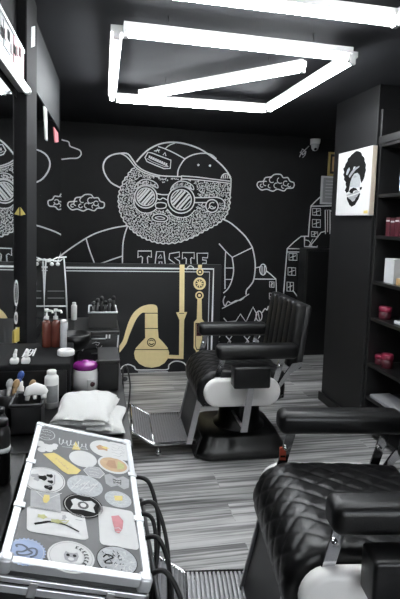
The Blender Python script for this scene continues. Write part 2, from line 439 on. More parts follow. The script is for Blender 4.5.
# cheeks under the lenses, brows, nose, mouth
draw(mu, [(133.6, 199), (135, 206), (140, 211.6), (147, 213.2), (153, 211.4), (157, 208)], .9)
draw(mu, [(167, 209), (173, 215.4), (181, 217.6), (189, 216), (195, 210)], .9)
for bx0, bx1, by, hh in ((135, 157.6, 184.6, 6), (171, 193.4, 186.4, 6)):
    draw(mu, [(bx0, by+4), (bx0+2, by-1), (bx0+8, by-hh+1), (bx0+15, by-hh+1.4), (bx1-1, by-1), (bx1, by+3.4), (bx0+16, by+.6), (bx0+8, by+.8)], .9, True, True)
    for _ in range(46):
        x = bx0+2+random.random()*(bx1-bx0-4); u = (x-bx0)/(bx1-bx0); y = by-hh*.6+random.random()*4.2+abs(u-.5)*4
        a = random.random()*PI; draw(mu, [(x-math.cos(a), y-math.sin(a)), (x+math.cos(a), y+math.sin(a))], .6, False)
draw(mu, [(155.4, 205.5), (157, 203), (162, 202.6), (166, 204), (165.6, 207.4), (161, 208.6), (156.6, 208)], .95, True, True)
draw(mu, [(152, 217.6), (155, 214.6), (160, 214), (165.4, 215.4), (168, 218.4), (165.6, 221.2), (160, 221.6), (154.6, 220.6)], 1., True, True)
draw(mu, [(155, 217.8), (160, 216.6), (165, 218.6), (160, 219.4)], .8, True, True)
# hair and beard stipple
def inpoly(x, y, P):
    r = False; j = len(P)-1
    for i in range(len(P)):
        if (P[i][1] > y) != (P[j][1] > y) and x < (P[j][0]-P[i][0])*(y-P[i][1])/(P[j][1]-P[i][1])+P[i][0]: r = not r
        j = i
    return r
INNER = [(135, 182), (138, 178), (158, 178.5), (163, 183), (170, 179), (193, 181), (197, 186), (197, 205), (195, 212), (188, 217), (176, 217), (168, 211), (166, 210), (157, 209.5), (153, 212), (147, 213.5), (139, 211), (134, 204)]
BEARD = B+[(230, 184), (212, 182.6), (196, 181), (182, 179.4), (172, 178.4), (160, 178.2), (150, 175.6), (142, 172)]
y = 168.
while y < 242:
    x = 118+random.random()
    while x < 230:
        px, py = x+random.uniform(-.7, .7), y+random.uniform(-.7, .7)
        if inpoly(px, py, BEARD) and not inpoly(px, py, INNER) and not ((px-160)/9)**2+((py-218)/5)**2 < 1 and not ((px-212)/7.5)**2+((py-206)/7.5)**2 < 1 and not (194 < px < 224 and 197 < py < 203):
            a = random.random()*PI; l = random.uniform(.7, 1.15)
            draw(mu, [(px-l*math.cos(a), py-l*math.sin(a)), (px+.5*math.sin(a), py-.5*math.cos(a)), (px+l*math.cos(a), py+l*math.sin(a))], .62, False)
        x += 1.75
    y += 1.72
# shirt and arms
draw(mu, [(128, 225.6), (116, 227.4), (105, 230.2), (95, 233.6), (86, 238.2)], 1.2)
draw(mu, [(86, 238.2), (74, 246), (61, 255.5), (50, 266)], 1.2); draw(mu, [(86, 238.2), (89.5, 250), (94, 262), (96, 268)], 1.1)
draw(mu, [(127.4, 226.6), (124.6, 235), (122.8, 246), (122.4, 266)], 1.1); draw(mu, [(96, 265), (105, 262), (114, 258.8), (122.6, 256)], 1.1)
draw(mu, [(222.6, 219), (229, 222), (234.4, 226), (240, 231), (245, 236), (249, 241.6), (252.4, 247.6)], 1.25)
draw(mu, [(252.4, 247.6), (242, 252.6), (232.2, 257.4), (226, 251.6), (219, 243.6)], 1.05, False)
draw(mu, [(252.4, 247.6), (254.6, 258), (255.2, 268), (253.6, 280), (250, 286), (246.6, 290), (246, 294.6)], 1.25)
draw(mu, [(225.6, 252), (225, 268), (225, 289)], 1.); draw(mu, [(232.2, 257.4), (233.6, 270), (231.6, 281), (228, 288.6), (223.4, 293)], 1.1)
draw(mu, [(225, 268), (233, 268)], .8); draw(mu, [(225, 279.4), (232, 279.4)], .8)
draw(mu, [(225, 296), (223.2, 301), (225, 306), (228, 301.5), (231, 303), (236, 300.6), (241, 300), (245.6, 296)], 1.)
draw(mu, [(222, 308.6), (231, 304), (240, 299.6), (249, 294)], .9)
# shirt lettering  T A S T E
def letter(x0, x1, y0, y1, poly):
    draw(mu, [(x0+u*(x1-x0), y0+v*(y1-y0)) for u, v in poly], .95, False, True)
T_ = [(0, 0), (1, 0), (1, .38), (.78, .3), (.7, .38), (.76, 1), (.28, 1), (.34, .38), (.22, .3), (0, .4)]
A_ = [(.18, 0), (.85, 0), (1, 1), (.7, 1), (.66, .62), (.42, .62), (.36, 1), (0, 1)]
S_ = [(.05, .1), (.95, 0), (.95, .3), (.5, .34), (.95, .55), (1, .95), (.05, 1), (.05, .72), (.55, .7), (0, .42)]
E_ = [(0, 0), (1, 0), (.95, .28), (.5, .26), (.5, .4), (.85, .42), (.85, .6), (.5, .6), (.5, .74), (1, .74), (1, 1), (.05, 1)]
letter(138, 151.4, 251, 268, T_); letter(154.6, 165.6, 251.6, 268, A_); letter(169, 180, 252, 268.5, S_); letter(182.4, 194.2, 252.6, 269, T_); letter(197, 208, 253.2, 270, E_)
draw(mu, [(158, 258), (160.6, 254.6), (162, 258)], .7, False, True)
mu.build('bearded_man_drawing', 'chalk', MUR)

def cloud(cx, cy, sx, sy, name='cloud_drawing'):
    mb = MB()
    P = [(-1, .3), (-.93, -.12), (-.68, -.2), (-.55, -.62), (-.25, -.72), (-.05, -1), (.28, -.98), (.42, -.62), (.66, -.62), (.78, -.22), (1, 0), (.95, .55), (.62, .62), (.45, .92), (.1, .72), (-.15, .95), (-.48, .72), (-.78, .8)]
    draw(mb, [(cx+x*sx, cy+y*sy) for x, y in P], 1.05, True, True)
    for bx, by, r in ((-.55, .05, .26), (-.2, -.35, .3), (.25, -.3, .34), (.55, .05, .28), (.05, .3, .3), (-.75, .3, .18), (.75, .25, .2), (-.3, .35, .22), (.42, .42, .2)):
        circ(mb, cx+bx*sx, cy+by*sy, r*sy, r*sy, .8, random.randint(0, 120), random.randint(230, 330))
    mb.build(name, 'chalk', MUR)
cloud(86, 203, 18.2, 8.4); cloud(275.6, 183, 18.4, 8.6)
mb = MB()
draw(mb, [(40, 143), (48, 139.4), (56, 137.6), (62.5, 140), (68.5, 141.8), (70, 146), (74.5, 148), (80, 150.5), (81, 154.6), (77.5, 158), (70, 158.4), (58, 159.6), (44, 159.6)], 1.05)
mb.build('cloud_drawing', 'chalk', MUR)
# buildings
def windows(mb, L):
    for x0, y0, x1, y1 in L:
        draw(mb, [(x0, y0), (x1, y0+.4), (x1, y1+.4), (x0, y1)], .8, False, True)
        draw(mb, [((x0+x1)/2, y0), ((x0+x1)/2, y1)], .7, False)
        draw(mb, [(x0+1, (y0+y1)/2+1), (x1-1, (y0+y1)/2-1)], .7, False)
mb = MB()
draw(mb, [(281, 322), (283.6, 294), (285.4, 270), (287.2, 248.6), (294, 242), (301, 236.4), (308, 236.2)], 1.1, False)
draw(mb, [(287.2, 248.6), (302.5, 248.8), (301, 252), (287.4, 252)], .95, False)
windows(mb, [(289, 253.4, 297, 260), (288, 267.5, 295.6, 275), (287, 282, 293.4, 291), (286.4, 298, 292.6, 306)])
draw(mb, [(292.6, 290), (300, 300), (304, 308)], .9, False); draw(mb, [(279, 294), (284, 293.8)], .9, False)
mb.build('building_drawing', 'chalk', MUR)
mb = MB()
draw(mb, [(308.4, 237), (309.4, 222), (311, 206), (315.4, 201.4), (320, 197.2), (326, 192)], 1.1, False)
draw(mb, [(311, 206.2), (324, 206), (340, 205.6)], 1., False)
windows(mb, [(312.6, 208.4, 320.6, 215), (312.4, 219.4, 320.4, 227), (311.4, 231.6, 317.6, 236.4)])
draw(mb, [(304.6, 236.8), (304.4, 246.6), (317.4, 247), (317.2, 245.6)], 1.3, False)
draw(mb, [(305, 240), (309, 241), (312, 246)], .8); draw(mb, [(313, 239), (309, 246)], .8, False); draw(mb, [(310, 246), (316, 239), (321, 232.4), (325, 231.4)], 1., False)
mb.build('building_drawing', 'chalk', MUR)
mb = MB()
draw(mb, [(325.4, 234), (325.2, 210), (330, 210), (330, 234)], 1., False); draw(mb, [(327.6, 210), (327.6, 232)], .7, False)
windows(mb, [(331.6, 213, 336, 218), (331.6, 221, 336, 226), (331.6, 229, 336, 234)])
draw(mb, [(330, 211), (340, 209.6)], .9, False)
mb.build('building_drawing', 'chalk', MUR)
mb = MB()
draw(mb, [(254.6, 268), (260, 267)], .9, False); circ(mb, 263, 269.6, 3.2, 5.4, 1.); draw(mb, [(262, 266), (262, 274)], .9, False); draw(mb, [(264.4, 266), (264.2, 274)], .9, False)
draw(mb, [(266, 270.6), (271, 274.6), (276, 279.2)], 1., False); draw(mb, [(254, 279), (276, 279.2), (276.5, 296)], 1., False)
windows(mb, [(269.6, 281.6, 274, 287), (269.4, 293, 273.6, 299)])
mb.build('street_drawing', 'chalk', MUR)
mb = MB()
draw(mb, [(223.6, 318), (227, 322), (232, 321.6), (236, 321), (240.4, 314), (246, 322), (249.6, 314), (253, 307), (257, 314.6), (254.6, 321)], 1.05, False)
circ(mb, 259, 316, 3, 5, 1.); draw(mb, [(258, 312), (259.6, 320)], .8, False); draw(mb, [(262, 313), (265, 308.6), (267, 310), (268.4, 306)], 1.)
for x in (217, 229, 247, 257):
    draw(mb, [(x-3, 336), (x, 340), (x+3, 336)], .9, False); draw(mb, [(x-2.4, 345), (x, 340.6), (x+2.4, 345)], .9, False); draw(mb, [(x-1, 338), (x+2, 342)], .8, False)
mb.build('mountain_drawing', 'chalk', MUR)

# ------------------------------------------------------------------ reception desk with gold emblem
YD = 4.67
zt = 1.045
D = thing('reception_desk', 'black reception desk front with white border lines and gold emblems', 'desk', (.45, YD, 0))
MB().box((-.4, YD, 0), (1.2, YD+.04, zt), .004).build('front_panel', 'desk', D)
for x in (-.4, 1.17): MB().box((x, YD+.04, 0), (x+.03, YD+.42, .74), .003).build('side_panel', 'desk', D)
YP = YD-.002
def dp(p, dy=0.): return at(p[0], p[1], Y=YP-dy)
PXD = .0096
def ddraw(mb, pts, w=1., smooth=False, closed=False, mi=0, dy=0.):
    P = [dp(p, dy) for p in pts]
    if smooth: P = cr(P, 6, closed)
    ribbon(mb, P, (0, -1, 0), w*PXD, mi, closed)
mb = MB()
ddraw(mb, [(66, 267.6), (140, 268.2), (213.6, 269), (212.2, 320), (211, 366)], 1.7)
ddraw(mb, [(66, 270.8), (140, 271.4), (209.6, 272), (208.4, 320), (207.4, 362)], .8)
ddraw(mb, [(186.5, 270), (188, 267), (190.4, 265.8), (193, 267), (194, 270)], 1., True)
ddraw(mb, [(105, 367), (114, 368), (120.4, 369), (122.6, 366.6), (128, 364.4), (134, 366.6), (136.4, 369.6), (145, 370), (156, 369.8), (167.4, 369.4), (169, 365), (173, 361.8), (178, 361.2), (184, 363), (188.6, 368.8), (196, 369)], 1.2, True)
ddraw(mb, [(138, 372), (168, 371.6)], .7)
mb.build('border_line', 'chalk', D)
def gpoly(mb, pts, mi=0, dy=.0, t=.003):
    mb.prism([dp(p, dy) for p in pts], (0, .002-t, 0), mi)
def disc(cx, cy, r, n=24): return [(cx+r*math.cos(2*PI*k/n), cy+r*math.sin(2*PI*k/n)) for k in range(n)]
def strip(mb, outer, inner, mi=0, dy=0.):
    n = len(outer)
    for i in range(n-1): gpoly(mb, [outer[i], outer[i+1], inner[i+1], inner[i]], mi, dy)
g = MB()
neck = [(145, 328.6), (145.2, 338), (140.4, 343), (135.8, 348), (134, 353), (135, 358.6), (139, 363.6), (145, 366.8), (151.8, 367.8), (159, 366.4), (164.6, 363), (168.2, 358), (169.2, 352.6), (167.4, 347.4), (163, 342), (158.6, 337.6), (157.8, 328.6), (157.6, 313), (145, 313)]
gpoly(g, neck)
so = cr([Vector((157.6, 313)), Vector((157.2, 307)), Vector((154, 304.6)), Vector((147, 304.8)), Vector((139.6, 307.6)), Vector((133, 313.6)), Vector((128.6, 322)), Vector((125.6, 331)), Vector((123, 340)), Vector((118.6, 347))], 4)
si = cr([Vector((145, 313)), Vector((144.8, 312.8)), Vector((144.4, 312.6)), Vector((142, 313)), Vector((138.6, 316)), Vector((135.4, 321)), Vector((132.4, 327.6)), Vector((129, 336)), Vector((126, 344)), Vector((119.6, 352.6))], 4)
strip(g, [tuple(p) for p in so], [tuple(p) for p in si])
for yy, x0, x1 in ((313.2, 145, 157.6), (328.4, 145, 157.8), (349.6, 134.6, 168.4)):
    gpoly(g, [(x0, yy-.35), (x1, yy-.35), (x1, yy+.35), (x0, yy+.35)], 1, .0015)
for rr, mi, dy in ((4.4, 1, .0015), (3.5, 0, .003), (2.7, 1, .0045)): gpoly(g, disc(151.4, 342.4, rr), mi, dy)
gpoly(g, [(147.6, 342), (151.4, 340.4), (155.2, 342), (151.4, 344.2)], 0, .006)
g.build('gold_pot', ['gold', 'ink'], D)
g = MB()
gpoly(g, [(179.6, 264.6), (184.6, 264.6), (184.2, 312), (187.2, 312), (184.2, 320), (183.4, 359), (167.6, 358.4), (168.6, 354.8), (179, 355.2), (179.4, 320), (176, 312.4), (179.3, 312)])
gpoly(g, [(179.2, 313), (184.2, 313), (184.2, 313.6), (179.2, 313.6)], 1, .0015)
g.build('gold_pipe', ['gold', 'ink'], D)
g = MB()
gpoly(g, [(198, 264.8), (202, 264.8), (201.8, 268), (198, 268)])
for cx, cy, r in ((200, 272, 3.6), (199.6, 283.6, 6.3), (199.4, 295.4, 4.2)):
    gpoly(g, disc(cx, cy, r)); gpoly(g, disc(cx, cy, r*.66), 1, .0015); gpoly(g, disc(cx, cy, r*.36), 0, .003)
for k in range(8):
    a = k*PI/4; gpoly(g, disc(199.6+3.1*math.cos(a), 283.6+3.1*math.sin(a), .8, 8), 0, .003)
gpoly(g, [(197.4, 298.6), (201.6, 298.6), (202, 319), (204.6, 322), (204, 348), (202.6, 350.6), (201.8, 354.6), (196.6, 354.4), (195.6, 350.4), (193.6, 348), (194, 322), (196.8, 319)])
gpoly(g, [(195.4, 323), (203, 323), (202.6, 346), (201, 350), (196.4, 350), (195.2, 346)], 1, .0015); gpoly(g, [(196, 324), (202.4, 324), (202, 345.6), (200.6, 349), (197, 349), (195.8, 345.6)], 0, .003)
gpoly(g, [(196.4, 323.6), (201.8, 323.6), (201.6, 336), (196.2, 336)], 2, .0045)
for k in range(4): gpoly(g, [(197, 325+k*2.8), (201, 325+k*2.8), (201, 325.9+k*2.8), (197, 325.9+k*2.8)], 1, .006)
g.build('gold_razor', ['gold', 'ink', 'maroon'], D)
MB().box((-.4, YD+.04, .74), (1.2, YD+.42, .765), .003).build('desktop', 'dark', D)

# ------------------------------------------------------------------ tube lights
ZT = 2.335
def tube_light(p0, p1, label, zt=ZT, off=0.):
    p0 = Vector(p0); p1 = Vector(p1); c = (p0+p1)/2
    t = (p1-p0).normalized(); s = Vector((-t.y, t.x, 0)); up = Vector((0, 0, 1))
    o = thing('tube_light', label, 'ceiling light', (c.x, c.y, ZT-.02+off), 'tube lights on the ceiling')
    def bar(a, b_, w, z0, z1, name, m_):
        mb = MB(); mb.prism([a+s*w+up*z0, b_+s*w+up*z0, b_-s*w+up*z0, a-s*w+up*z0], up*(z1-z0)); return mb.build(name, m_, o)
    z = Vector((0, 0, ZT+off))
    a, b_ = p0+z, p1+z
    bar(a, b_, .028, 0, .03, 'fixture_body', 'white')
    MB().tube([a-up*.016+t*.02, b_-up*.016-t*.02], .0165, 12).build('tube', 'tube', o)
    for q, d_ in ((a, 1), (b_, -1)):
        mb = MB(); mb.prism([q+s*.017-up*.034, q-s*.017-up*.034, q-s*.017+up*.004, q+s*.017+up*.004], t*d_*.022); mb.build('end_cap', 'white', o)
    for k in (.18, .82):
        q = a.lerp(b_, k)
        MB().tube([q+up*.03, Vector((q.x, q.y, ZC))], .0025, 6).build('hanger_rod', 'black', o)
    return o
FR = dict(fl=at(117, 29, Z=ZT), fr_=at(356, 55.5, Z=ZT), bl=at(112, 97.5, Z=ZT), br=at(268, 108.5, Z=ZT))
def xy(v): return Vector((v.x, v.y, 0))
tube_light(xy(FR['fl'])+Vector((.03, 0, 0)), xy(FR['fr_'])+Vector((-.03, 0, 0)), 'front tube light of the square frame, nearest the viewer')
tube_light(xy(FR['bl'])+Vector((.03, 0, 0)), xy(FR['br'])+Vector((-.02, 0, 0)), 'back tube light of the square frame, nearest the mural')
tube_light(xy(FR['fl'])+Vector((.0, .03, 0)), xy(FR['bl'])+Vector((.0, -.03, 0)), 'left side tube light of the square frame, nearest the mirrors')
tube_light(xy(FR['fr_'])+Vector((.0, .03, 0)), xy(FR['br'])+Vector((.0, -.03, 0)), 'right side tube light of the square frame, nearest the pier')
tube_light(xy(at(141, 95, Z=ZT)), xy(at(304, 66, Z=ZT)), 'tube light slanting diagonally inside the square frame', off=-.0)
n0 = xy(at(190, -6, Z=ZT)); n1 = xy(at(399, 19, Z=ZT))
n0.x = .06; n0.y = n1.y
tube_light(n0, n1, 'tube light at the top edge of the picture, in front of the square frame')
tube_light((n1.x, n1.y-.03, 0), (n1.x, n1.y-1.2, 0), 'unseen right tube light added to the nearer frame overhead, lighting the near objects')  # unseen tube, added to light the near objects
tube_light((.06, n1.y-1.25, 0), (n1.x, n1.y-1.25, 0), 'unseen rear tube light added to the nearer frame overhead, lighting the near objects')  # also added out of view, as more light on the foreground

# ------------------------------------------------------------------ barber chairs (local: front towards -x)
def capsule_profile(x0, x1, z0, z1, n=14):
    r = (z1-z0)/2; zc = (z0+z1)/2; P = []
    for k in range(n+1): a = PI/2+PI*k/n; P.append((x0+r+r*math.cos(a), zc+r*math.sin(a)))
    for k in range(n+1): a = -PI/2+PI*k/n; P.append((x1-r+r*math.cos(a), zc+r*math.sin(a)))
    return P

def soft_sweep(mb, prof, y0, y1, er, mi=0, disp=None, ny=30):
    """closed x-z profile swept along y with rounded ends of radius er; disp(u,y) pushes the skin along its normal"""
    n = len(prof); ys = []
    for k in range(5): ys.append((y0+er*(1-math.cos(k/4*PI/2)), er*(1-math.sin(k/4*PI/2))))
    mid = [(y0+er+(y1-y0-2*er)*k/ny, 0.) for k in range(1, ny)]
    ys = ys+mid+[(y0+y1-a, b_) for a, b_ in ys[::-1]]
    L_ = [0.]
    for i in range(1, n): L_.append(L_[-1]+math.dist(prof[i], prof[i-1]))
    nor = []
    for i in range(n):
        a = prof[i-1]; c = prof[(i+1) % n]; dx, dz = c[0]-a[0], c[1]-a[1]; l = math.hypot(dx, dz) or 1
        nor.append((dz/l, -dx/l))
    area = sum(prof[i][0]*prof[(i+1) % n][1]-prof[(i+1) % n][0]*prof[i][1] for i in range(n))
    sg = 1 if area > 0 else -1
    vs = []
    for y_, ins in ys:
        for i in range(n):
            h = (disp(L_[i], y_, prof[i]) if disp else 0)-ins
            vs.append((prof[i][0]+nor[i][0]*sg*h, y_, prof[i][1]+nor[i][1]*sg*h))
    m_ = len(ys); fs = [[j*n+i, j*n+(i+1) % n, (j+1)*n+(i+1) % n, (j+1)*n+i] for j in range(m_-1) for i in range(n)]
    fs.append(list(range(n))); fs.append([(m_-1)*n+i for i in range(n)])
    mb.add(vs, fs, mi); return mb

def resample(P, step):
    out = []; n = len(P)
    for i in range(n):
        a, c = Vector(P[i]), Vector(P[(i+1) % n]); k = max(1, int((c-a).length/step+.5))
        for j in range(k): out.append(tuple(a.lerp(c, j/k)))
    return out

def make_chair():
    c = thing('barber_chair', '', 'barber chair', (0, 0, 0), 'black barber chairs facing the mirrors')
    # base
    def rrect(hx, hy, z, r=.09, n=6, ox=0.):
        P = []
        for sx, sy, a0 in ((1, 1, 0), (-1, 1, 90), (-1, -1, 180), (1, -1, 270)):
            for k in range(n+1):
                a = R(a0+90*k/n); P.append(Vector((ox+sx*(hx-r)+r*math.cos(a), sy*(hy-r)+r*math.sin(a), z)))
        return P
    mb = MB(); rings = [rrect(.29, .27, 0), rrect(.30, .28, .012), rrect(.30, .28, .035), rrect(.275, .255, .055), rrect(.245, .225, .115), rrect(.235, .215, .13)]
    n = len(rings[0]); vs = [p for g_ in rings for p in g_]
    mb.add(vs, [[i*n+k, i*n+(k+1) % n, (i+1)*n+(k+1) % n, (i+1)*n+k] for i in range(len(rings)-1) for k in range(n)]+[list(range(n)), [(len(rings)-1)*n+k for k in range(n)]])
    mb.build('base', 'gloss', c)
    MB().lathe((0.02, 0, .125), [(.17, 0), (.17, .015), (.14, .03), (.13, .15), (.115, .17), (.11, .245)], 28).build('pump_column', 'gloss', c)
    MB().box((-.27, -.05, .33), (.22, .05, .365), .008).build('seat_carrier', 'black', c)
    MB().box((-.298, -.24, .02), (-.288, -.12, .15), .004, rot=(0, R(18), 0)).build('kick_plate', 'dark', c)
    # seat: quilted cushion with a big rolled front
    P = []
    for k in range(13): a = R(205-k*115/12); P.append((-.18+.134*math.cos(a), .428+.134*math.sin(a)))
    P += [(-.09, .561), (.05, .558), (.20, .552)]
    for k in range(1, 6): a = R(90-k*18); P.append((.215+.03*math.cos(a), .522+.03*math.sin(a)))
    P += [(.245, .38), (.2, .365), (0, .365), (-.2, .34), (-.27, .335)]
    P = P[::-1]; P = resample(P, .0075)
    SPC = .084
    def quilt(u, y_, p):
        if p[1] < .42 and p[0] > -.2: return 0
        a = ((u*.8+y_)/SPC) % 1; b_ = ((u*.8-y_)/SPC) % 1
        da = min(a, 1-a)*SPC*.7; db = min(b_, 1-b_)*SPC*.7; d_ = min(da, db)
        return .0042*(1-math.exp(-(d_/.006)**1.5))-.003
    mb = MB(); soft_sweep(mb, P, -.262, .262, .03, 0, quilt, 62)
    mb.build('seat_cushion', 'leather', c)
    # sides
    for s in (-1, 1):
        y0, y1 = sorted((s*.268, s*.322))
        mb = MB(); soft_sweep(mb, resample(capsule_profile(-.28, .195, .356, .53), .02), y0, y1, .022, 0, None, 4); mb.build('side_panel', 'cream', c)
        y0, y1 = sorted((s*.262, s*.36))
        arm = MB(); arm.box((-.215, y0, .652), (.285, y1, .742), .03, 5); arm.build('armrest', 'leather', c)
        for xa, xb in ((-.165, -.205), (.21, .165)):
            st_ = MB()
            yy = s*.285
            st_.prism([(xa-.018, yy-.004, .66), (xa+.018, yy-.004, .66), (xb+.018, yy-.004, .5), (xb-.018, yy-.004, .5)], (0, .008, 0))
            st_.tube([((xa+xb)/2, yy-.012, .6), ((xa+xb)/2, yy+.012, .6)], .009, 10)
            st_.build('arm_support', 'chrome', c)
    MB().box((-.125, -.415, .50), (.095, -.325, .628), .012, 4).build('side_pad', 'leather', c)
    lv = MB(); lv.prism([(-.035, -.405, .51), (.0, -.405, .51), (-.03, -.40, .235), (-.07, -.40, .235)], (0, .012, 0)); lv.tube([(-.05, -.395, .25), (-.05, -.08, .25)], .009, 8)
    lv.build('pump_lever', 'steel', c)
    # backrest: vertical padded channels on a shell, reclined
    rc = R(7); piv = (.27, 0, .5)
    mb = MB()
    nch = 6; wch = .53/nch
    for k in range(nch):
        y0 = -.265+k*wch
        mb.box((.235, y0-.001, .575), (.315, y0+wch+.001, .98), .022, 4, rot=(0, rc, 0), piv=piv)
    mb.build('backrest', 'leather', c)
    MB().box((.285, -.268, .568), (.335, .268, .974), .02, 4, rot=(0, rc, 0), piv=piv).build('back_shell', 'dark', c)
    for s in (-1, 1):
        br_ = MB(); yy = s*.285
        br_.prism([(.24, yy-.005, .57), (.27, yy-.005, .61), (.335, yy-.005, .62), (.33, yy-.005, .59), (.26, yy-.005, .545), (.2, yy-.005, .46), (.17, yy-.005, .46)], (0, .01, 0))
        br_.build('back_bracket', 'chrome', c)
    # leg panel and footrest
    mb = MB(); mb.prism([(-.275, -.19, .37), (-.29, -.19, .37), (-.345, -.19, .10), (-.33, -.19, .10)], (0, .38, 0)); mb.build('leg_panel', 'leather', c)
    for s in (-1, 1):
        mb = MB(); yy = s*.195
        mb.prism([(-.265, yy-.006, .38), (-.298, yy-.006, .38), (-.36, yy-.006, .085), (-.325, yy-.006, .085)], (0, .012, 0)); mb.build('leg_frame', 'steel', c)
    fp = MB()
    A_ = [(-.30, .092), (-.56, .088), (-.69, .165)]
    for s in (-.19, .28): fp.tube([(x, s, z) for x, z in A_], .011, 8)
    for x, z in A_[1:]: fp.tube([(x, -.19, z), (x, .28, z)], .009, 8)
    fp.tube([(-.30, -.19, .092), (-.30, .28, .092)], .011, 8)
    fp.build('footrest_frame', 'chrome', c)
    tr = MB()
    def slat(x, z, ang): tr.box((x-.0045, -.182, z-.003), (x+.0045, .272, z+.005), 0, rot=(0, ang, 0))
    for k in range(15): slat(-.315-k*.0168, .096, 0)
    for k in range(8): t_ = (k+.5)/8; slat(-.56-.13*t_, .09+.077*t_, R(30))
    tr.build('tread', 'tread', c)
    tp = MB(); tp.box((-.555, -.182, .082), (-.31, .272, .088)); tp.prism([(-.56, -.182, .083), (-.685, -.182, .157), (-.685, -.182, .163), (-.56, -.182, .089)], (0, .454, 0)); tp.build('tread_plate', 'grey', c)
    for s in (-.16, .25):
        cs = MB(); cs.tube([(-.53, s, .09), (-.53, s, .034)], .007, 8); cs.ell((-.53, s, .019), (.021, .021, .021), 12); cs.build('caster', 'chrome', c)
    return c
CH = make_chair()
CH2 = dup(CH, (.878, 1.455, 0), R(-8), 'nearest black barber chair with diamond quilted seat, cropped at the right edge')
CH.location = (.935, 3.12, 0); CH.rotation_euler = (0, 0, R(-2))
CH['label'] = 'whole black barber chair with white side panel, in the middle before the desk'
tg = MB(); tg.box((-.207, .2785, .55), (-.183, .2915, .60), .001, mi=0); tg.box((-.205, .2780, .562), (-.185, .2922, .57), 0, mi=1)
W[CH2] = Matrix.Identity(4)
t_ = tg.build('hang_tag', ['orange', 'ink'], CH2); t_['label'] = 'small orange-red tag'; 


# ------------------------------------------------------------------ left workstation
ZK = .82
o = thing('counter', 'long black workstation counter under the mirrors', 'counter', (-.15, 2.3, 0))
ct = MB(); ct.box((-.37, 1.385, ZK-.035), (.115, 3.25, ZK), .004); ct.build('worktop', 'black', o)
for y0 in (1.42, 2.05, 2.68):
    f_ = MB(); f_.box((-.36, y0, .06), (.085, y0+.55, ZK-.036), .003); k_ = f_.build('cupboard', 'blackm', o)
    h_ = MB(); h_.box((.085, y0+.02, .10), (.1, y0+.53, ZK-.06), .003); h2 = h_.build('door', 'black', o)
    MB().tube([(.108, y0+.08, .62), (.108, y0+.22, .62)], .005, 8).build('handle', 'steel', h2)
o = thing('side_counter', 'narrow black side counter left of the sticker case', 'counter', (-.27, .9, 0))
ct = MB(); ct.box((-.37, .45, ZK-.035), (-.176, 1.384, ZK), .004); ct.build('worktop', 'black', o)
f_ = MB(); f_.box((-.36, .47, 0), (-.182, 1.384, ZK-.036), .003); f_.build('cupboard', 'blackm', o)

# drawer box under the post
o = thing('drawer_box', 'black box with slanted white 181 lettering on its lid, below the partition post', 'box', (-.2, 1.87, ZK))
MB().box((-.36, 1.745, ZK), (-.078, 2.05, .962), .006).build('body', 'panel', o)
MB().box((-.355, 1.742, .85), (-.09, 1.746, .94), .001).build('drawer_front', 'black', o)
tx = MB(); ztop = .9632
def tpt(x, y): p = at(x, y, Z=ztop); return p
for pts in ([(22.5, 357), (27, 348.5)], [(27.2, 356), (29, 351.6), (31, 349), (33.4, 349.6), (32, 353), (29.4, 355.6), (27.4, 356.2)], [(29, 352.4), (32.2, 352.6)], [(32.8, 356), (36, 348.4)]):
    ribbon(tx, [tpt(*p) for p in pts], (0, 0, 1), .006)
tx.build('lettering', 'chalk', o)
# two white clips on its front edge
for i, x in enumerate((13.2, 24.8)):
    p = at(x, 363, Y=1.735); k = MB()
    k.box((p.x-.014, 1.747, .9621), (p.x+.014, 1.775, .982), .006, 3); k.box((p.x-.004, 1.752, .982), (p.x+.008, 1.768, .999), .004, 3)
    k.tube([(p.x+.002, 1.76, .995), (p.x+.006, 1.762, 1.012)], [.006, .004], 8)
    tag(k.build('plastic_clip', 'white', None, (p.x, 1.76, .962)), ('white plastic clip on the left of the black box edge' if i == 0 else 'white plastic clip on the black box edge below the lettering'), 'clip', 'clips on the box edge')

def bottle(name, label, cat, base, r, h, body, pump=None, neck=.4, capmat='white', group=None):
    """lathed bottle with cap or pump"""
    o = thing(name, label, cat, base, group); b_ = Vector(base)
    MB().lathe(b_, [(r*.92, 0), (r, h*.02), (r, h*.78), (r*.95, h*.83), (r*neck*1.3, h*.88), (r*neck, h*.9), (r*neck, h*.93)], 20).build('body', body, o)
    if pump:
        p = MB(); p.lathe(b_+Vector((0, 0, h*.91)), [(r*.5, 0), (r*.5, .012), (r*.2, .014), (r*.2, .03), (r*.42, .031), (r*.42, .041)], 14)
        p.tube([b_+Vector((0, 0, h*.91+.036)), b_+Vector((r*1.1, -.01, h*.91+.034)), b_+Vector((r*1.25, -.012, h*.91+.026))], .0045, 8); p.build('pump', capmat, o)
    else:
        MB().lathe(b_+Vector((0, 0, h*.9)), [(r*neck*1.35, 0), (r*neck*1.35, h*.08), (r*neck*1.2, h*.1)], 16).build('cap', capmat, o)
    return o
zb = .962
for px, lab in ((46.5, 'reddish brown pump bottle next to the partition post'), (55.5, 'reddish brown pump bottle next to the slim grey bottle')):
    q = at(px, 341, Y=1.98); bottle('pump_bottle', lab, 'bottle', (q.x, 1.985, zb), .0185, .118, 'amber', True, group='brown pump bottles')
q = at(63.5, 340, Y=1.97); bottle('spray_bottle', 'slim light grey bottle right of the brown pump bottles', 'bottle', (q.x, 1.97, zb), .013, .108, 'lgrey', None, .7)
q = at(66, 341, Y=1.86); o = MB(); o.lathe((q.x+.0, 1.86, zb), [(.028, 0), (.031, .002), (.031, .016), (.029, .019), (.018, .0195), (.017, .012)], 24)
tag(o.build('round_tin', 'white', None, (q.x, 1.86, zb)), 'low white round tin at the right end of the black box', 'tin')
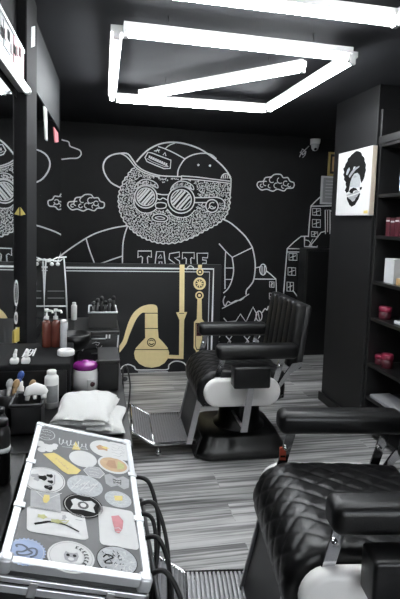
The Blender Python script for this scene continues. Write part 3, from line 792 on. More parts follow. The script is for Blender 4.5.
# bits on the counter further back
q = at(72, 330, Y=2.25); o = MB()
prof = [(.02, 0), (.045, .012), (.06, .04), (.064, .07), (.06, .072), (.054, .04), (.03, .016), (.001, .013)]
mat_ = o.lathe((-.075, 2.12, ZK+.09), prof, 24); o.lathe((-.075, 2.12, ZK), [(.035, 0), (.03, .01), (.012, .03), (.012, .07), (.03, .1)], 20)
tag(o.build('mixing_bowl', 'gloss', None, (-.075, 2.12, ZK)), 'round black bowl behind the white tin', 'bowl')
q = at(74, 316, Y=2.45); bottle('squeeze_bottle', 'small white nozzle bottle standing beside the black tray', 'bottle', (q.x, 2.45, .972), .014, .085, 'white', None, .5)
# organizer
o = thing('tool_organizer', 'black tool organizer with white marks on its front, at the counter end', 'organizer', (.01, 2.35, ZK))
MB().box((-.09, 2.2, ZK), (.112, 2.52, .97), .005).build('body', 'black', o)
for i, z0 in enumerate((.83, .895)):
    d_ = MB(); d_.box((-.082, 2.194, z0), (.104, 2.2, z0+.06), .002); dr = d_.build('drawer', 'dark', o)
    MB().tube([(-.01, 2.189, z0+.045), (.05, 2.189, z0+.045)], .003, 6).build('handle', 'steel', dr)
mk = MB()
def opt(x, y): return at(x, y, Y=2.1925)
for pts, w in (([(106.6, 334.5), (106.4, 338.5)], .007), ([(109.6, 334.5), (109.4, 338.5)], .007), ([(86, 341), (89, 336)], .006), ([(82, 351), (85, 346)], .005),
               ([(92, 343.5), (96, 342.2), (99.6, 343), (98, 345.4), (95.6, 344.4)], .003), ([(96, 347), (99, 350), (102, 345.6)], .003), ([(118.4, 335), (117.4, 348)], .006), ([(76.5, 345), (76.2, 362)], .006), ([(95, 362), (101, 356.6), (108, 358.4), (110, 362.6)], .004)):
    ribbon(mk, [opt(*p) for p in pts], (0, -1, 0), w)
mk.build('white_marks', 'chalk', o)
# tray with pale rim on it
o = thing('tool_tray', 'black tool tray with pale rim on top of the organizer', 'tray', (.03, 2.33, .97))
t_ = MB(); x0, x1, y0, y1 = -.024, .102, 2.26, 2.44
t_.box((x0, y0, .97), (x1, y1, .978)); 
for a, c in (((x0, y0), (x1, y0+.006)), ((x0, y1-.006), (x1, y1)), ((x0, y0), (x0+.006, y1)), ((x1-.006, y0), (x1, y1))): t_.box((*a, .97), (*c, 1.04))
t_.build('bin', 'black', o)
rm = MB(); rm.tube([(x0, y0, 1.042), (x1, y0, 1.042), (x1, y1, 1.042), (x0, y1, 1.042)], .0045, 6, closed=True); rm.build('rim', 'lgrey', o)
for i in range(6):
    k = MB(); bx = x0+.015+i*.018; k.tube([(bx, 2.30+.02*(i % 3), .982), (bx+.008, 2.34+.015*(i % 2), 1.065+.012*(i % 3))], [.006, .008], 8)
    k.ell((bx+.008, 2.34+.015*(i % 2), 1.068+.012*(i % 3)), (.011, .011, .013), 10)
    tag(k.build('hair_clipper', ['black', 'dark', 'blackm'][i % 3], None, (bx, 2.3, .982)), 'dark clipper tool jutting from the black tray', 'clipper', 'tools in the tray')
# white wire easel with black board
o = thing('display_easel', 'black board in a white wire frame, standing against the far mirror', 'easel', (-.23, 2.9, ZK))
ye = 2.90
def ep(x, y): return at(x, y, Y=ye)
e_ = MB()
e_.prism([ep(48, 263), ep(63.5, 262), ep(66, 306), ep(45.4, 306)], (0, .012, 0)); e_.build('board', 'blackm', o)
e_ = MB()
for pts in ([(43.6, 320), (44, 300), (46, 260), (50, 259), (54, 261), (60, 261), (64, 258), (66, 286), (67.4, 322)], [(44.4, 306), (66.6, 306)], [(44, 259), (50.6, 261), (57, 257.6), (66.6, 257)]):
    e_.tube([ep(*p)-Vector((0, .005, 0)) for p in pts], .0042, 6)
for x in (52, 58): e_.ell(ep(x, 264)-Vector((0, .008, 0)), (.012, .008, .011), 10)
foot = ep(43.6, 320), ep(67.4, 322)
for p in foot: e_.tube([p-Vector((0, .005, 0)), Vector((p.x, ye-.005, ZK+.004))], .0042, 6)
e_.build('wire_frame', 'chalk', o)
m_ = MB()
for yy in (291, 298):
    ribbon(m_, [ep(47.5, yy)-Vector((0, .002, 0)), ep(64.5, yy)-Vector((0, .002, 0))], (0, -1, 0), .004)
m_.build('grey_lines', 'grey', o)

# wax warmer: white jar with purple lid
q = at(85, 393, Z=ZK); c0 = Vector((q.x, q.y+.045, ZK))
o = thing('wax_pot', 'white pot with shiny purple lid on the counter behind the towels', 'pot', c0)
MB().lathe(c0, [(.040, 0), (.047, .004), (.0495, .028), (.048, .058), (.044, .076), (.042, .082)], 28).build('body', 'white', o)
MB().lathe(c0+Vector((0, 0, .0815)), [(.043, 0), (.046, .004), (.046, .012), (.042, .019), (.03, .0235), (.012, .025), (.010, .03), (.0, .0305)], 28).build('lid', 'purple', o)
k = MB(); k.ell(c0+Vector((.026, -.0475, .034)), (.010, .007, .012), 12); k.build('dial', 'maroon', o)
k = MB(); k.box(c0+Vector((.008, -.0515, .012)), c0+Vector((.034, -.044, .052)), .003); k.build('dial_plate', 'white', o)
# dark box behind it
o = thing('black_box', 'plain black box between the purple-lidded pot and the counter edge', 'box', (.05, 1.95, ZK))
MB().box((.018, 1.86, ZK), (.094, 2.05, .925), .004).build('body', 'blackm', o)
MB().box((.015, 1.857, .925), (.097, 2.053, .938), .003).build('lid', 'black', o)

# folded towels
def towel(name, label, x0, x1, y0, y1, z0, layers, th, seed, rz):
    rnd = random.Random(seed); mb = MB(); cx, cy = (x0+x1)/2, (y0+y1)/2
    for L_ in range(layers):
        nx, ny = 26, 20; zc = z0+th*(L_+.5)
        ins = .004*rnd.random()+.004*L_; ph = rnd.random()*6
        top = []; bot = []
        for j in range(ny+1):
            for i in range(nx+1):
                u, v = i/nx*2-1, j/ny*2-1
                ex = max(0, 1-abs(u)**10)**.5; ey = max(0, 1-abs(v)**10)**.5
                hh = th*.52*min(ex, ey)
                wv = .004*math.sin(5*u+ph)*math.cos(4*v+ph*.7)*(L_+.5)/layers + .0022*math.sin(13*u+7*v+ph)
                x = cx+u*((x1-x0)/2-ins+.006*math.sin(3*v+ph)); y_ = cy+v*((y1-y0)/2-ins+.006*math.sin(3*u+ph*1.3))
                sag = -.012*(abs(u)**3)*(L_/max(1, layers-1)) if layers > 1 else 0
                top.append((x, y_, zc+hh+wv*.5+sag)); bot.append((x, y_, max(z0+.0005, zc-hh+wv*.3+sag)))
        w_ = nx+1; fs = [[j*w_+i, j*w_+i+1, (j+1)*w_+i+1, (j+1)*w_+i] for j in range(ny) for i in range(nx)]
        n_ = len(top)
        rimi = [i for i in range(w_)]+[j*w_+nx for j in range(1, ny+1)]+[ny*w_+i for i in range(nx-1, -1, -1)]+[j*w_ for j in range(ny-1, 0, -1)]
        sd = [[rimi[k], rimi[(k+1) % len(rimi)], n_+rimi[(k+1) % len(rimi)], n_+rimi[k]] for k in range(len(rimi))]
        mb.add(top+bot, fs+[[n_+i for i in f[::-1]] for f in fs]+sd)
    # dark stripe hem along the near fold
    T = Matrix.Translation((cx, cy, 0)) @ Matrix.Rotation(rz, 4, 'Z') @ Matrix.Translation((-cx, -cy, 0))
    mb.v = [T @ v for v in mb.v]
    return mb.build(name, 'towel', None, (cx, cy, z0))
tag(towel('folded_towel', '', -.07, .098, 1.46, 1.66, ZK, 1, .022, 1, R(-4)), 'lower folded white towel, its right end sticking out under the other', 'towel', 'white towels on the counter')
tag(towel('folded_towel', '', -.118, .072, 1.44, 1.70, ZK+.024, 3, .0145, 5, R(-7)), 'upper folded white towel, thick and loosely stacked, on the counter', 'towel', 'white towels on the counter')

# white bottle with label
q = at(51, 409, Z=ZK)
o = bottle('lotion_bottle', 'white bottle with grey label in front of the black box', 'bottle', (q.x, q.y+.02, ZK), .0235, .128, 'white', None, .5)
k = MB(); b0 = Vector((q.x, q.y+.02, ZK)); n_ = 10
vs = [b0+Vector((.0239*math.sin(a), -.0239*math.cos(a), z)) for z in (.022, .08) for a in [R(-38+k_*10) for k_ in range(n_+1)]]
k.add(vs, [[i, i+1, n_+2+i, n_+1+i] for i in range(n_)]); k.build('label', 'gpaper', o)
# bin with tools
q0 = at(15, 440, Z=ZK); bx0, bx1, by0, by1 = -.238, -.150, 1.50, 1.61
o = thing('tool_bin', 'dark grey square bin on the counter left of the sticker case', 'bin', (-.19, 1.55, ZK))
t_ = MB(); t_.box((bx0, by0, ZK), (bx1, by1, ZK+.006))
for a, c in (((bx0, by0), (bx1, by0+.004)), ((bx0, by1-.004), (bx1, by1)), ((bx0, by0), (bx0+.004, by1)), ((bx1-.004, by0), (bx1, by1))): t_.box((*a, ZK), (*c, ZK+.088))
t_.build('body', 'dark', o)
t_ = MB(); t_.tube([(bx0, by0, ZK+.09), (bx1, by0, ZK+.09), (bx1, by1, ZK+.09), (bx0, by1, ZK+.09)], .0055, 6, closed=True); t_.build('rim', 'dark', o)
# white clipper lying across the bin
k = MB(); z0 = ZK+.097
P = [(-.185, 1.525, z0+.004), (-.18, 1.53, z0+.026), (-.168, 1.535, z0+.04), (-.15, 1.545, z0+.036), (-.135, 1.55, z0+.018)]
k.tube([(-.196, 1.53, z0+.012), (-.188, 1.533, z0+.026), (-.170, 1.54, z0+.030), (-.152, 1.548, z0+.022), (-.142, 1.552, z0+.012)], [.008, .015, .019, .016, .011], 12)
k.tube([(-.190, 1.53, z0+.02), (-.193, 1.526, z0)], [.008, .006], 8); k.tube([(-.148, 1.548, z0+.015), (-.146, 1.54, z0)], [.010, .008], 8); k.tube([(-.172, 1.538, z0+.02), (-.17, 1.528, z0+.002)], [.008, .005], 8)
tag(k.build('trigger_sprayer', 'white', None, (-.165, 1.54, z0)), 'white curved plastic trigger head lying on the bin', 'sprayer')
# brush pot
pc = Vector((-.262, 1.62, ZK))
o = thing('brush_pot', 'dark pot of brushes at the far left of the counter', 'pot', pc)
MB().lathe(pc, [(.03, 0), (.034, .004), (.036, .09), (.033, .09), (.031, .01), (.001, .008)], 20).build('body', 'black', o)
for i, (dx, dy, hz, m_, lab) in enumerate(((.0, -.02, .135, 'tan', 'tan wooden brush leaning in the dark pot'), (.024, .002, .124, 'tan', 'second tan wooden brush, right in the dark pot'), (-.012, 0, .13, 'lgrey', 'pale grey comb handle standing in the dark pot'), (.004, .02, .150, 'dblue', 'blue handled brush in the dark pot'))):
    k = MB(); a_ = pc+Vector((dx*.3, dy*.3, .012)); e_ = pc+Vector((dx*1.9+.028, dy, hz*.92))
    k.tube([a_, a_.lerp(e_, .6), e_], [.004, .005, .008], 8); k.ell(e_, (.011, .009, .016), 10, rot=(0, .3, 0))
    tag(k.build('brush', m_, None, a_), lab, 'brush', 'brushes in the pot')
k = MB(); k.lathe((-.228, 1.64, ZK), [(.011, 0), (.012, .1), (.009, .104), (.009, .118), (.001, .119)], 16)
tag(k.build('small_jar', 'white', None, (-.228, 1.64, ZK)), 'tiny white capped bottle between the brushes and the bin', 'bottle')
# dark bottles at the left edge
for i, (x, y_, r_, h_, lab) in enumerate(((-.215, 1.235, .020, .16, 'black bottle with a white ring at the left picture edge'), (-.242, 1.36, .018, .14, 'black bottle behind the white-ringed one, left picture edge'), (-.225, 1.12, .018, .12, 'nearest dark bottle beside the sticker case'))):
    o = bottle('dark_bottle', lab, 'bottle', (x, y_, ZK), r_, h_, 'gloss', None, .6, 'black', 'dark bottles on the side wing')
    if i == 0: MB().lathe((x, y_, ZK+h_*.5), [(r_*1.06, 0), (r_*1.06, .012)], 20).build('ring', 'lgrey', o)
    if i == 1: MB().lathe((x, y_, ZK+h_*.2), [(r_*1.02, 0), (r_*1.02, .03)], 20).build('label', 'grey', o)

# ------------------------------------------------------------------ sticker case, tilted, on a trolley
DR, DLL = .62, .552
FLp = Vector((-.256*DLL-.003, .80, H-DLL)); FRp = Vector((.165*DR, .80, H-DR)); BLp = Vector((-.256*DLL, 1.345, H-DLL))
EX = (FRp-FLp); WX = EX.length; EX.normalize(); EY = Vector((0, 1, 0)); EY = (EY-EX*EY.dot(EX)).normalized(); LY = .55; EN = EX.cross(EY)
def cp(u, v, w): return FLp+EX*u+EY*v+EN*w
def cuv(x, y): p = on_plane(x, y, FLp, EN)-FLp; return p.dot(EX), p.dot(EY)
CT = Matrix((( EX.x, EY.x, EN.x, FLp.x), (EX.y, EY.y, EN.y, FLp.y), (EX.z, EY.z, EN.z, FLp.z), (0, 0, 0, 1)))
def cbox(mb, lo, hi, bev=0., seg=2, mi=0):
    t_ = MB(); t_.box(lo, hi, bev, seg, mi); mb.add([CT @ v for v in t_.v], t_.f, mi, bev > 0 and seg > 2)
CA = thing('flight_case', 'grey aluminium-edged case covered in round stickers, nearest thing on the left', 'case', cp(WX/2, LY/2, -.12))
lid = MB(); cbox(lid, (.004, .004, -.03), (WX-.004, LY-.004, 0), .002); LID = lid.build('lid', 'lid', CA)
bd = MB(); cbox(bd, (.004, .004, -.12), (WX-.004, LY-.004, -.036), .002); BD = bd.build('body', 'blackm', CA)
e_ = MB(); t = .0145
for lo, hi in (((0, 0, -.014), (WX, t, .003)), ((0, LY-t, -.014), (WX, LY, .003)), ((0, t, -.014), (t, LY-t, .003)), ((WX-t, t, -.014), (WX, LY-t, .003)),
               ((0, 0, -.034), (WX, .006, -.024)), ((WX-.006, 0, -.034), (WX, LY, -.024)), ((0, 0, -.034), (.006, LY, -.024))): cbox(e_, lo, hi, .002)
e_.build('lid_edging', 'alu', LID)
e_ = MB()
for lo, hi in (((0, 0, -.052), (WX, .006, -.038)), ((WX-.006, 0, -.052), (WX, LY, -.038)), ((0, 0, -.052), (.006, LY, -.038)), ((0, 0, -.122), (WX, .006, -.108)), ((WX-.006, 0, -.122), (WX, LY, -.108)), ((0, LY-.006, -.122), (WX, LY, -.108))): cbox(e_, lo, hi, .002)
e_.build('body_edging', 'alu', BD)
for u, v in ((0, 0), (WX, 0), (0, LY), (WX, LY)):
    e_ = MB(); su = 1 if u == 0 else -1; sv = 1 if v == 0 else -1
    lo = (min(u-su*.002, u+su*.022), min(v-sv*.002, v+sv*.022), -.022); hi = (max(u-su*.002, u+su*.022), max(v-sv*.002, v+sv*.022), .0055)
    cbox(e_, lo, hi, .006, 4); e_.build('corner_cap', 'alu', LID)
for x, y in ((29, 462), (13.5, 505), (133, 476), (138, 520)):
    u, v = cuv(x, y); e_ = MB(); u = .009 if u < WX/2 else WX-.009
    cbox(e_, (u-.011, v-.008, .002), (u+.011, v+.008, .0055), .002); e_.build('rivet_plate', 'alu', LID)
for u in (WX*.25, WX*.75):
    e_ = MB(); cbox(e_, (u-.007, -.004, -.052), (u+.007, .001, -.026), .001); e_.build('latch', 'steel', BD)
# stickers: outlines given where they sit on the lid
def spoly(mb, pts, h, mi):
    P = [CT @ Vector((u, v, .0008+h)) for u, v in pts]
    mb.add(P, [list(range(len(P)))], mi, False)
def srib(mb, pts, h, w, mi, closed=False):
    ribbon(mb, [CT @ Vector((u, v, .0008+h)) for u, v in pts], EN, w, mi, closed)
def ellp(x, y, rx, ry, n=32, ser=0.):
    """round sticker centred on a photo point, radii in photo pixels; returns outline in lid coordinates plus centre and scale"""
    u, v = cuv(x, y); ru = abs(cuv(x+rx, y)[0]-cuv(x-rx, y)[0])/2; rv = abs(cuv(x, y-ry)[1]-cuv(x, y+ry)[1])/2
    P = []
    for k in range(n):
        s = 1-(ser if k % 2 else 0); a = 2*PI*k/n; P.append((u+ru*s*math.cos(a), v+rv*s*math.sin(a)))
    return P, u, v, ru, rv
def rect(x, y, rx, ry, rr=.2, sk=0.):
    _, u, v, ru, rv = ellp(x, y, rx, ry); P = []
    for sx, sy, a0 in ((1, 1, 0), (-1, 1, 90), (-1, -1, 180), (1, -1, 270)):
        for k in range(5):
            a = R(a0+22.5*k); P.append((u+sx*ru*(1-rr)+rr*ru*math.cos(a)+sk*sy*rv, v+sy*rv*(1-rr)+rr*rv*math.sin(a)))
    return P, u, v, ru, rv
def scribble(mb, u, v, ru, rv, h, mi, n=5, w=.0016, seed=0):
    rd = random.Random(seed)
    for i in range(n):
        p = []; yy = v+rv*(-.6+1.2*i/max(1, n-1))
        half = ru*.62*math.sqrt(max(.15, 1-((yy-v)/rv)**2))
        for k in range(9): p.append((u-half+2*half*k/8, yy+rd.uniform(-.14, .14)*rv))
        srib(mb, p, h, w, mi)
def script(mb, u, v, ru, rv, h, mi, w=.0018, ang=0., n=5):
    P = []
    for k in range(90):
        t_ = k/89*2-1; x = t_*ru+ru*.07*math.cos(k*.55); y = rv*.7*math.sin(k*.55)*(.65+.35*math.sin(k*.23)); P.append((u+x*math.cos(ang)-y*math.sin(ang), v+x*math.sin(ang)+y*math.cos(ang)))
    srib(mb, P, h, w, mi)
def sticker(build, label):
    mb = MB(); mats = build(mb); o = mb.build('sticker', mats, LID); o['label'] = label
h1, h2, h3 = .0004, .0008, .0012
def s_(mb):
    P, u, v, a, b_ = ellp(46, 435, 9, 5.2); spoly(mb, P, 0, 0); srib(mb, P, h1, .0016, 1, True); scribble(mb, u, v, a, b_, h1, 1, 3, .0014, 1); return ['lid', 'lgrey']
sticker(s_, 'small grey outlined round sticker')
def s_(mb):
    for x, y, rx, ry in ((40, 444, 4.5, 3), (45.5, 446.4, 7, 2.4), (52, 447.5, 5.4, 2.6), (41.6, 450, 4.4, 2.6), (49, 450.4, 4, 2), (55, 445.8, 3.2, 1.8)): spoly(mb, ellp(x, y, rx, ry, 16)[0], random.random()*.0004, 0)
    return ['paper']
sticker(s_, 'white bone-shaped sticker')
def s_(mb):
    _, u, v, a, b_ = ellp(73, 444, 15, 5); script(mb, u, v, a, b_, h1, 0, .0018)
    P = [cuv(*p) for p in ((72, 449.6), (80.5, 450.2), (75.4, 441.6))]; spoly(mb, P, 0, 1); srib(mb, [cuv(62, 447), cuv(88, 450)], h1, .0014, 0); return ['lgrey', 'yellow']
sticker(s_, 'pale script sticker with a yellow triangle')
def s_(mb):
    P, u, v, a, b_ = ellp(105, 449, 15, 8); spoly(mb, P, 0, 0)
    spoly(mb, [(u+a*x, v+b_*y) for x, y in ((-.6, .05), (-.35, .35), (0, .2), (.5, .4), (.6, .05), (.2, -.1), (.45, -.35), (-.1, -.2), (-.45, -.3))], h1, 1)
    spoly(mb, [(u+a*x, v+b_*y) for x, y in ((-.3, .1), (.0, .25), (.3, .1), (0, -.05))], h2, 2); return ['paper', 'brown', 'yellow']
sticker(s_, 'white oval sticker with a brown winged print')
def s_(mb):
    P, u, v, a, b_ = rect(118, 451.4, 10.5, 8, .45); spoly(mb, P, .0006, 0); scribble(mb, u, v, a, b_, .001, 1, 5, .0015, 4); return ['paper', 'grey']
sticker(s_, 'white shield-shaped sticker with grey text')
def s_(mb):
    P = [cuv(*p) for p in ((42.6, 454), (54, 453), (58, 455), (81, 470.6), (77, 474.4), (68, 474.6), (62, 471))]; spoly(mb, P, 0, 0)
    u, v = cuv(62, 464); script(mb, u, v, .026, .005, h1, 1, .0014, R(-52)); return ['yellow', 'tan']
sticker(s_, 'yellow slanting banner sticker')
def s_(mb):
    P, u, v, a, b_ = ellp(83, 459, 14, 8); spoly(mb, P, 0, 0); scribble(mb, u, v, a*.8, b_*.6, h1, 1, 3, .0014, 6); srib(mb, [(u+.9*(p[0]-u), v+.9*(p[1]-v)) for p in P], h1, .0008, 1, True); return ['paper', 'lgrey']
sticker(s_, 'white oval sticker with faint writing')
def s_(mb):
    P, u, v, a, b_ = ellp(113.4, 465, 15.4, 8.4); spoly(mb, P, 0, 0); spoly(mb, ellp(113.4, 465, 13.4, 6.8)[0], h1, 1)
    spoly(mb, [(u+a*x, v+b_*y) for x, y in ((-.5, -.2), (-.3, .4), (.1, .5), (.2, -.4), (-.2, -.5))], h2, 2); spoly(mb, [(u+a*x, v+b_*y) for x, y in ((.2, -.5), (.3, .5), (.7, .2), (.65, -.3))], h2, 3); return ['paper', 'tan', 'brown', 'olive']
sticker(s_, 'oval sticker with brown and olive print')
def s_(mb):
    P, u, v, a, b_ = ellp(44, 480, 22, 13); spoly(mb, P, 0, 0); srib(mb, [(u+.93*(p[0]-u), v+.93*(p[1]-v)) for p in P], h1, .001, 1, True)
    srib(mb, [(u+a*.7*math.cos(R(t_)), v+b_*.7*math.sin(R(t_))) for t_ in range(0, 181, 12)], h1, .006, 2)
    for x, y, r in ((-.45, .15, .2), (-.1, .1, .22), (.22, .35, .16), (.3, -.1, .14), (.25, -.55, .2), (-.35, -.1, .14)): spoly(mb, [(u+a*(x+r*math.cos(k)), v+b_*(y+r*math.sin(k)*(.7+.5*(int(k*3) % 2)))) for k in [i*PI/6 for i in range(12)]], h2, 1 if x > -.3 else 3)
    srib(mb, [(u+.45*a, v+.5*b_), (u+.5*a, v-.2*b_), (u+.25*a, v-.55*b_)], h2, .003, 3); return ['paper', 'ink', 'lgrey', 'grey']
sticker(s_, 'large white oval sticker with a black crest')
def s_(mb):
    _, u, v, a, b_ = ellp(94, 472.4, 10.5, 6); P = [(u+a*math.cos(R(k)), v+b_*math.sin(R(k))) for k in range(0, 360, 60)]; spoly(mb, P, 0, 0); srib(mb, P, h1, .0018, 1, True); scribble(mb, u, v, a*.8, b_*.8, h1, 2, 3, .0014, 9); return ['grey', 'paper', 'paper']
sticker(s_, 'grey hexagonal sticker')
def s_(mb):
    P, u, v, a, b_ = ellp(85, 486, 18, 10.5); spoly(mb, P, 0, 0)
    for k in range(5): script(mb, u+a*(-.5+.25*k), v, a*.45, b_*.1, h1, 1, .0017, R(50)) if k % 2 else srib(mb, [(u+a*(-.75+.25*k), v-b_*.5), (u+a*(-.25+.25*k), v+b_*.55)], h1, .0018, 1)
    script(mb, u, v, a*.75, b_*.18, h1, 2, .0018, R(10)); return ['mpaper', 'paper', 'grey']
sticker(s_, 'light grey oval sticker with slanted script')
def s_(mb):
    P, u, v, a, b_ = ellp(117, 482, 12.4, 7.4); spoly(mb, [(u+a*x, v+b_*y) for x, y in ((-1, .6), (-.55, .9), (0, .5), (.55, .9), (1, .6), (.9, -.5), (.5, -.85), (0, -.5), (-.5, -.85), (-.9, -.5))], 0, 0)
    spoly(mb, [(u+a*x, v+b_*y) for x, y in ((-.35, .3), (.35, .3), (.3, -.35), (-.3, -.35))], h1, 1); scribble(mb, u, v, a*.45, b_*.5, h2, 2, 3, .0018, 11); return ['gpaper', 'dark', 'paper']
sticker(s_, 'grey ribbon-shaped sticker')
def s_(mb):
    P, u, v, a, b_ = rect(45.5, 500.5, 15.4, 10, .1, -.1); spoly(mb, P, 0, 0)
    srib(mb, [(u-a, v+b_), (u, v), (u+a, v+b_)], h1, .0016, 1); spoly(mb, [(u+a*x, v+b_*y) for x, y in ((-.2, .0), (-.15, .5), (.2, .55), (.25, .05), (.1, -.3), (-.1, -.3))], h2, 2); srib(mb, [(u-.7*a, v-.7*b_), (u, v-.2*b_), (u+.7*a, v-.7*b_)], h1, .003, 3); return ['gpaper', 'paper', 'yellow', 'grey']
sticker(s_, 'grey square sticker with a yellow flame')
def s_(mb):
    P, u, v, a, b_ = ellp(83, 506, 20.4, 12); spoly(mb, P, 0, 0); srib(mb, [(u+.9*(p[0]-u), v+.9*(p[1]-v)) for p in P], h1, .0012, 1, True)
    spoly(mb, [(u+a*x, v+b_*y) for x, y in ((-.62, .3), (-.4, .5), (0, .35), (.4, .5), (.62, .3), (.5, -.05), (.6, -.45), (0, -.35), (-.6, -.45), (-.5, -.05))], h1, 1); spoly(mb, [(u+a*.28*math.cos(k*PI/6), v+b_*.32*math.sin(k*PI/6)) for k in range(12)], h2, 2); spoly(mb, [(u+a*.15*math.cos(k*PI/6), v+b_*.18*math.sin(k*PI/6)) for k in range(12)], h3, 1); return ['ink', 'paper', 'dark']
sticker(s_, 'black oval sticker with a white emblem')
def s_(mb):
    P, u, v, a, b_ = ellp(118, 499.4, 13.2, 8); spoly(mb, P, 0, 0); scribble(mb, u, v, a, b_, h1, 2, 4, .0013, 14); spoly(mb, [(u+a*x, v+b_*y) for x, y in ((-.25, -.3), (-.3, .3), (.35, .45), (.3, -.15))], h2, 1); return ['mpaper', 'yellow', 'paper']
sticker(s_, 'pale oval sticker with a yellow centre')
def s_(mb):
    P, u, v, a, b_ = rect(57, 523, 30.5, 12.6, .22, -.1); spoly(mb, P, 0, 0)
    srib(mb, [(u-.72*a, v-.4*b_), (u-.3*a, v-.05*b_), (u, v+.05*b_)], h1, .006, 2); srib(mb, [(u+.75*a, v-.45*b_), (u+.3*a, v-.1*b_), (u-.05*a, v+.02*b_)], h1, .004, 2)
    srib(mb, [(u-.05*a, v), (u+.3*a, v+.05*b_), (u+.38*a, v+.3*b_), (u+.2*a, v+.25*b_), (u, v+.1*b_)], h1, .003, 1); spoly(mb, ellp(42, 517, 6, 2.6, 10, .3)[0], h1, 1); spoly(mb, ellp(56, 522, 7, 2.4, 10, .3)[0], h2, 1); spoly(mb, ellp(64, 518, 2.6, 3, 10, .3)[0], h2, 3); srib(mb, [(u+.6*a, v+.5*b_), (u+.85*a, v+.45*b_)], h1, .002, 3); return ['paper', 'olive', 'ink', 'grey']
sticker(s_, 'white rectangular sticker with olive and black scissors')
def s_(mb):
    P, u, v, a, b_ = rect(117.5, 527, 18.4, 19, .2, -.02); spoly(mb, P, 0, 0)
    spoly(mb, [(u+a*x, v+b_*y) for x, y in ((-.32, .5), (.1, .62), (.34, .35), (.25, -.1), (.05, -.35), (-.15, -.3), (-.25, .1))], h1, 1); scribble(mb, u+.05*a, v-.35*b_, a*.7, b_*.4, h2, 2, 4, .0014, 16); srib(mb, [(u+.45*a, v+.5*b_), (u+.75*a, v+.3*b_), (u+.6*a, v)], h1, .002, 2); return ['paper', 'pink', 'lgrey']
sticker(s_, 'white square sticker with a pink figure')
def s_(mb):
    P, u, v, a, b_ = ellp(25.6, 552, 21.4, 14.4, 56, .09); spoly(mb, P, 0, 0); P2 = ellp(25.6, 552, 18.6, 12.4)[0]; srib(mb, P2, h1, .0007, 2, True)
    S = [(.5, .32), (.3, .52), (.0, .42), (-.02, .12), (.2, -.05), (.32, -.3), (.1, -.52), (-.2, -.42), (-.3, -.2)]
    P = cr([Vector((u+a*(-.1+y*.95), v+b_*(.05-x*.9), 0)) for x, y in S], 6); P = cr([Vector((u+a*x, v+b_*y, 0)) for x, y in ((-.45, .22), (-.5, .38), (-.2, .42), (.05, .2), (-.15, -.05), (-.4, -.1), (-.3, -.3), (.1, -.22), (.3, -.02), (.1, .15), (.3, .3), (.5, .2), (.5, -.15), (.25, -.35))], 5)
    srib(mb, [(p.x, p.y) for p in P], h1, .0038, 1); return ['blue', 'navy', 'paper']
sticker(s_, 'pale blue serrated sticker with a dark S')
def s_(mb):
    P, u, v, a, b_ = ellp(71, 557, 24, 16); spoly(mb, P, 0, 0); srib(mb, [(u+.9*(p[0]-u), v+.9*(p[1]-v)) for p in P], h1, .0008, 1, True)
    spoly(mb, [(u+a*x, v+b_*y) for x, y in ((-.32, .05), (-.25, .3), (-.1, .22), (.1, .22), (.25, .3), (.32, .05), (.25, -.25), (0, -.38), (-.25, -.25))], h1, 1)
    for x in (-.14, .14): spoly(mb, [(u+a*(x+.08*math.cos(k)), v+b_*(.05+.09*math.sin(k))) for k in [i*PI/5 for i in range(10)]], h2, 2)
    spoly(mb, [(u+a*.13*math.cos(k*PI/5), v-.17*b_+b_*.1*math.sin(k*PI/5)) for k in range(10)], h2, 0)
    for k in range(7):
        t_ = R(70-k*17); x, y = u+a*.66*math.cos(t_), v+b_*.66*math.sin(t_); c_, s2 = math.cos(t_-PI/2), math.sin(t_-PI/2)
        for q0_, q1_ in (((-.04, -.1), (-.04, .1)), ((-.04, 0), (.05, .1)), ((-.04, 0), (.05, -.1))):
            srib(mb, [(x+a*(q0_[0]*c_-q0_[1]*s2), y+b_*(q0_[0]*s2+q0_[1]*c_)), (x+a*(q1_[0]*c_-q1_[1]*s2), y+b_*(q1_[0]*s2+q1_[1]*c_))], h1, .0016, 2)
    return ['paper', 'grey', 'ink']
sticker(s_, 'white round sticker with a grey face and lettering')
def s_(mb):
    P, u, v, a, b_ = ellp(117, 561, 20, 14.4); spoly(mb, P, 0, 0); srib(mb, P, h1, .0016, 1, True)
    rd = random.Random(3)
    for i in range(46):
        t_, r_ = rd.random()*2*PI, math.sqrt(rd.random())*.8; x, y = u+a*r_*math.cos(t_), v+b_*r_*math.sin(t_); srib(mb, [(x, y), (x+rd.uniform(-.004, .004), y+rd.uniform(-.006, .006)), (x+rd.uniform(-.006, .006), y+rd.uniform(-.006, .006))], h1, .0014, 1 if i % 3 == 0 else 2)
    P = cr([Vector((u+a*x, v+b_*y, 0)) for x, y in ((-.7, .05), (-.5, .3), (-.2, .15), (-.5, -.1), (-.6, -.3), (-.25, -.25))], 5); srib(mb, [(p.x, p.y) for p in P], h2, .003, 1); return ['mpaper', 'ink', 'paper']
sticker(s_, 'mottled round sticker with black ink marks')

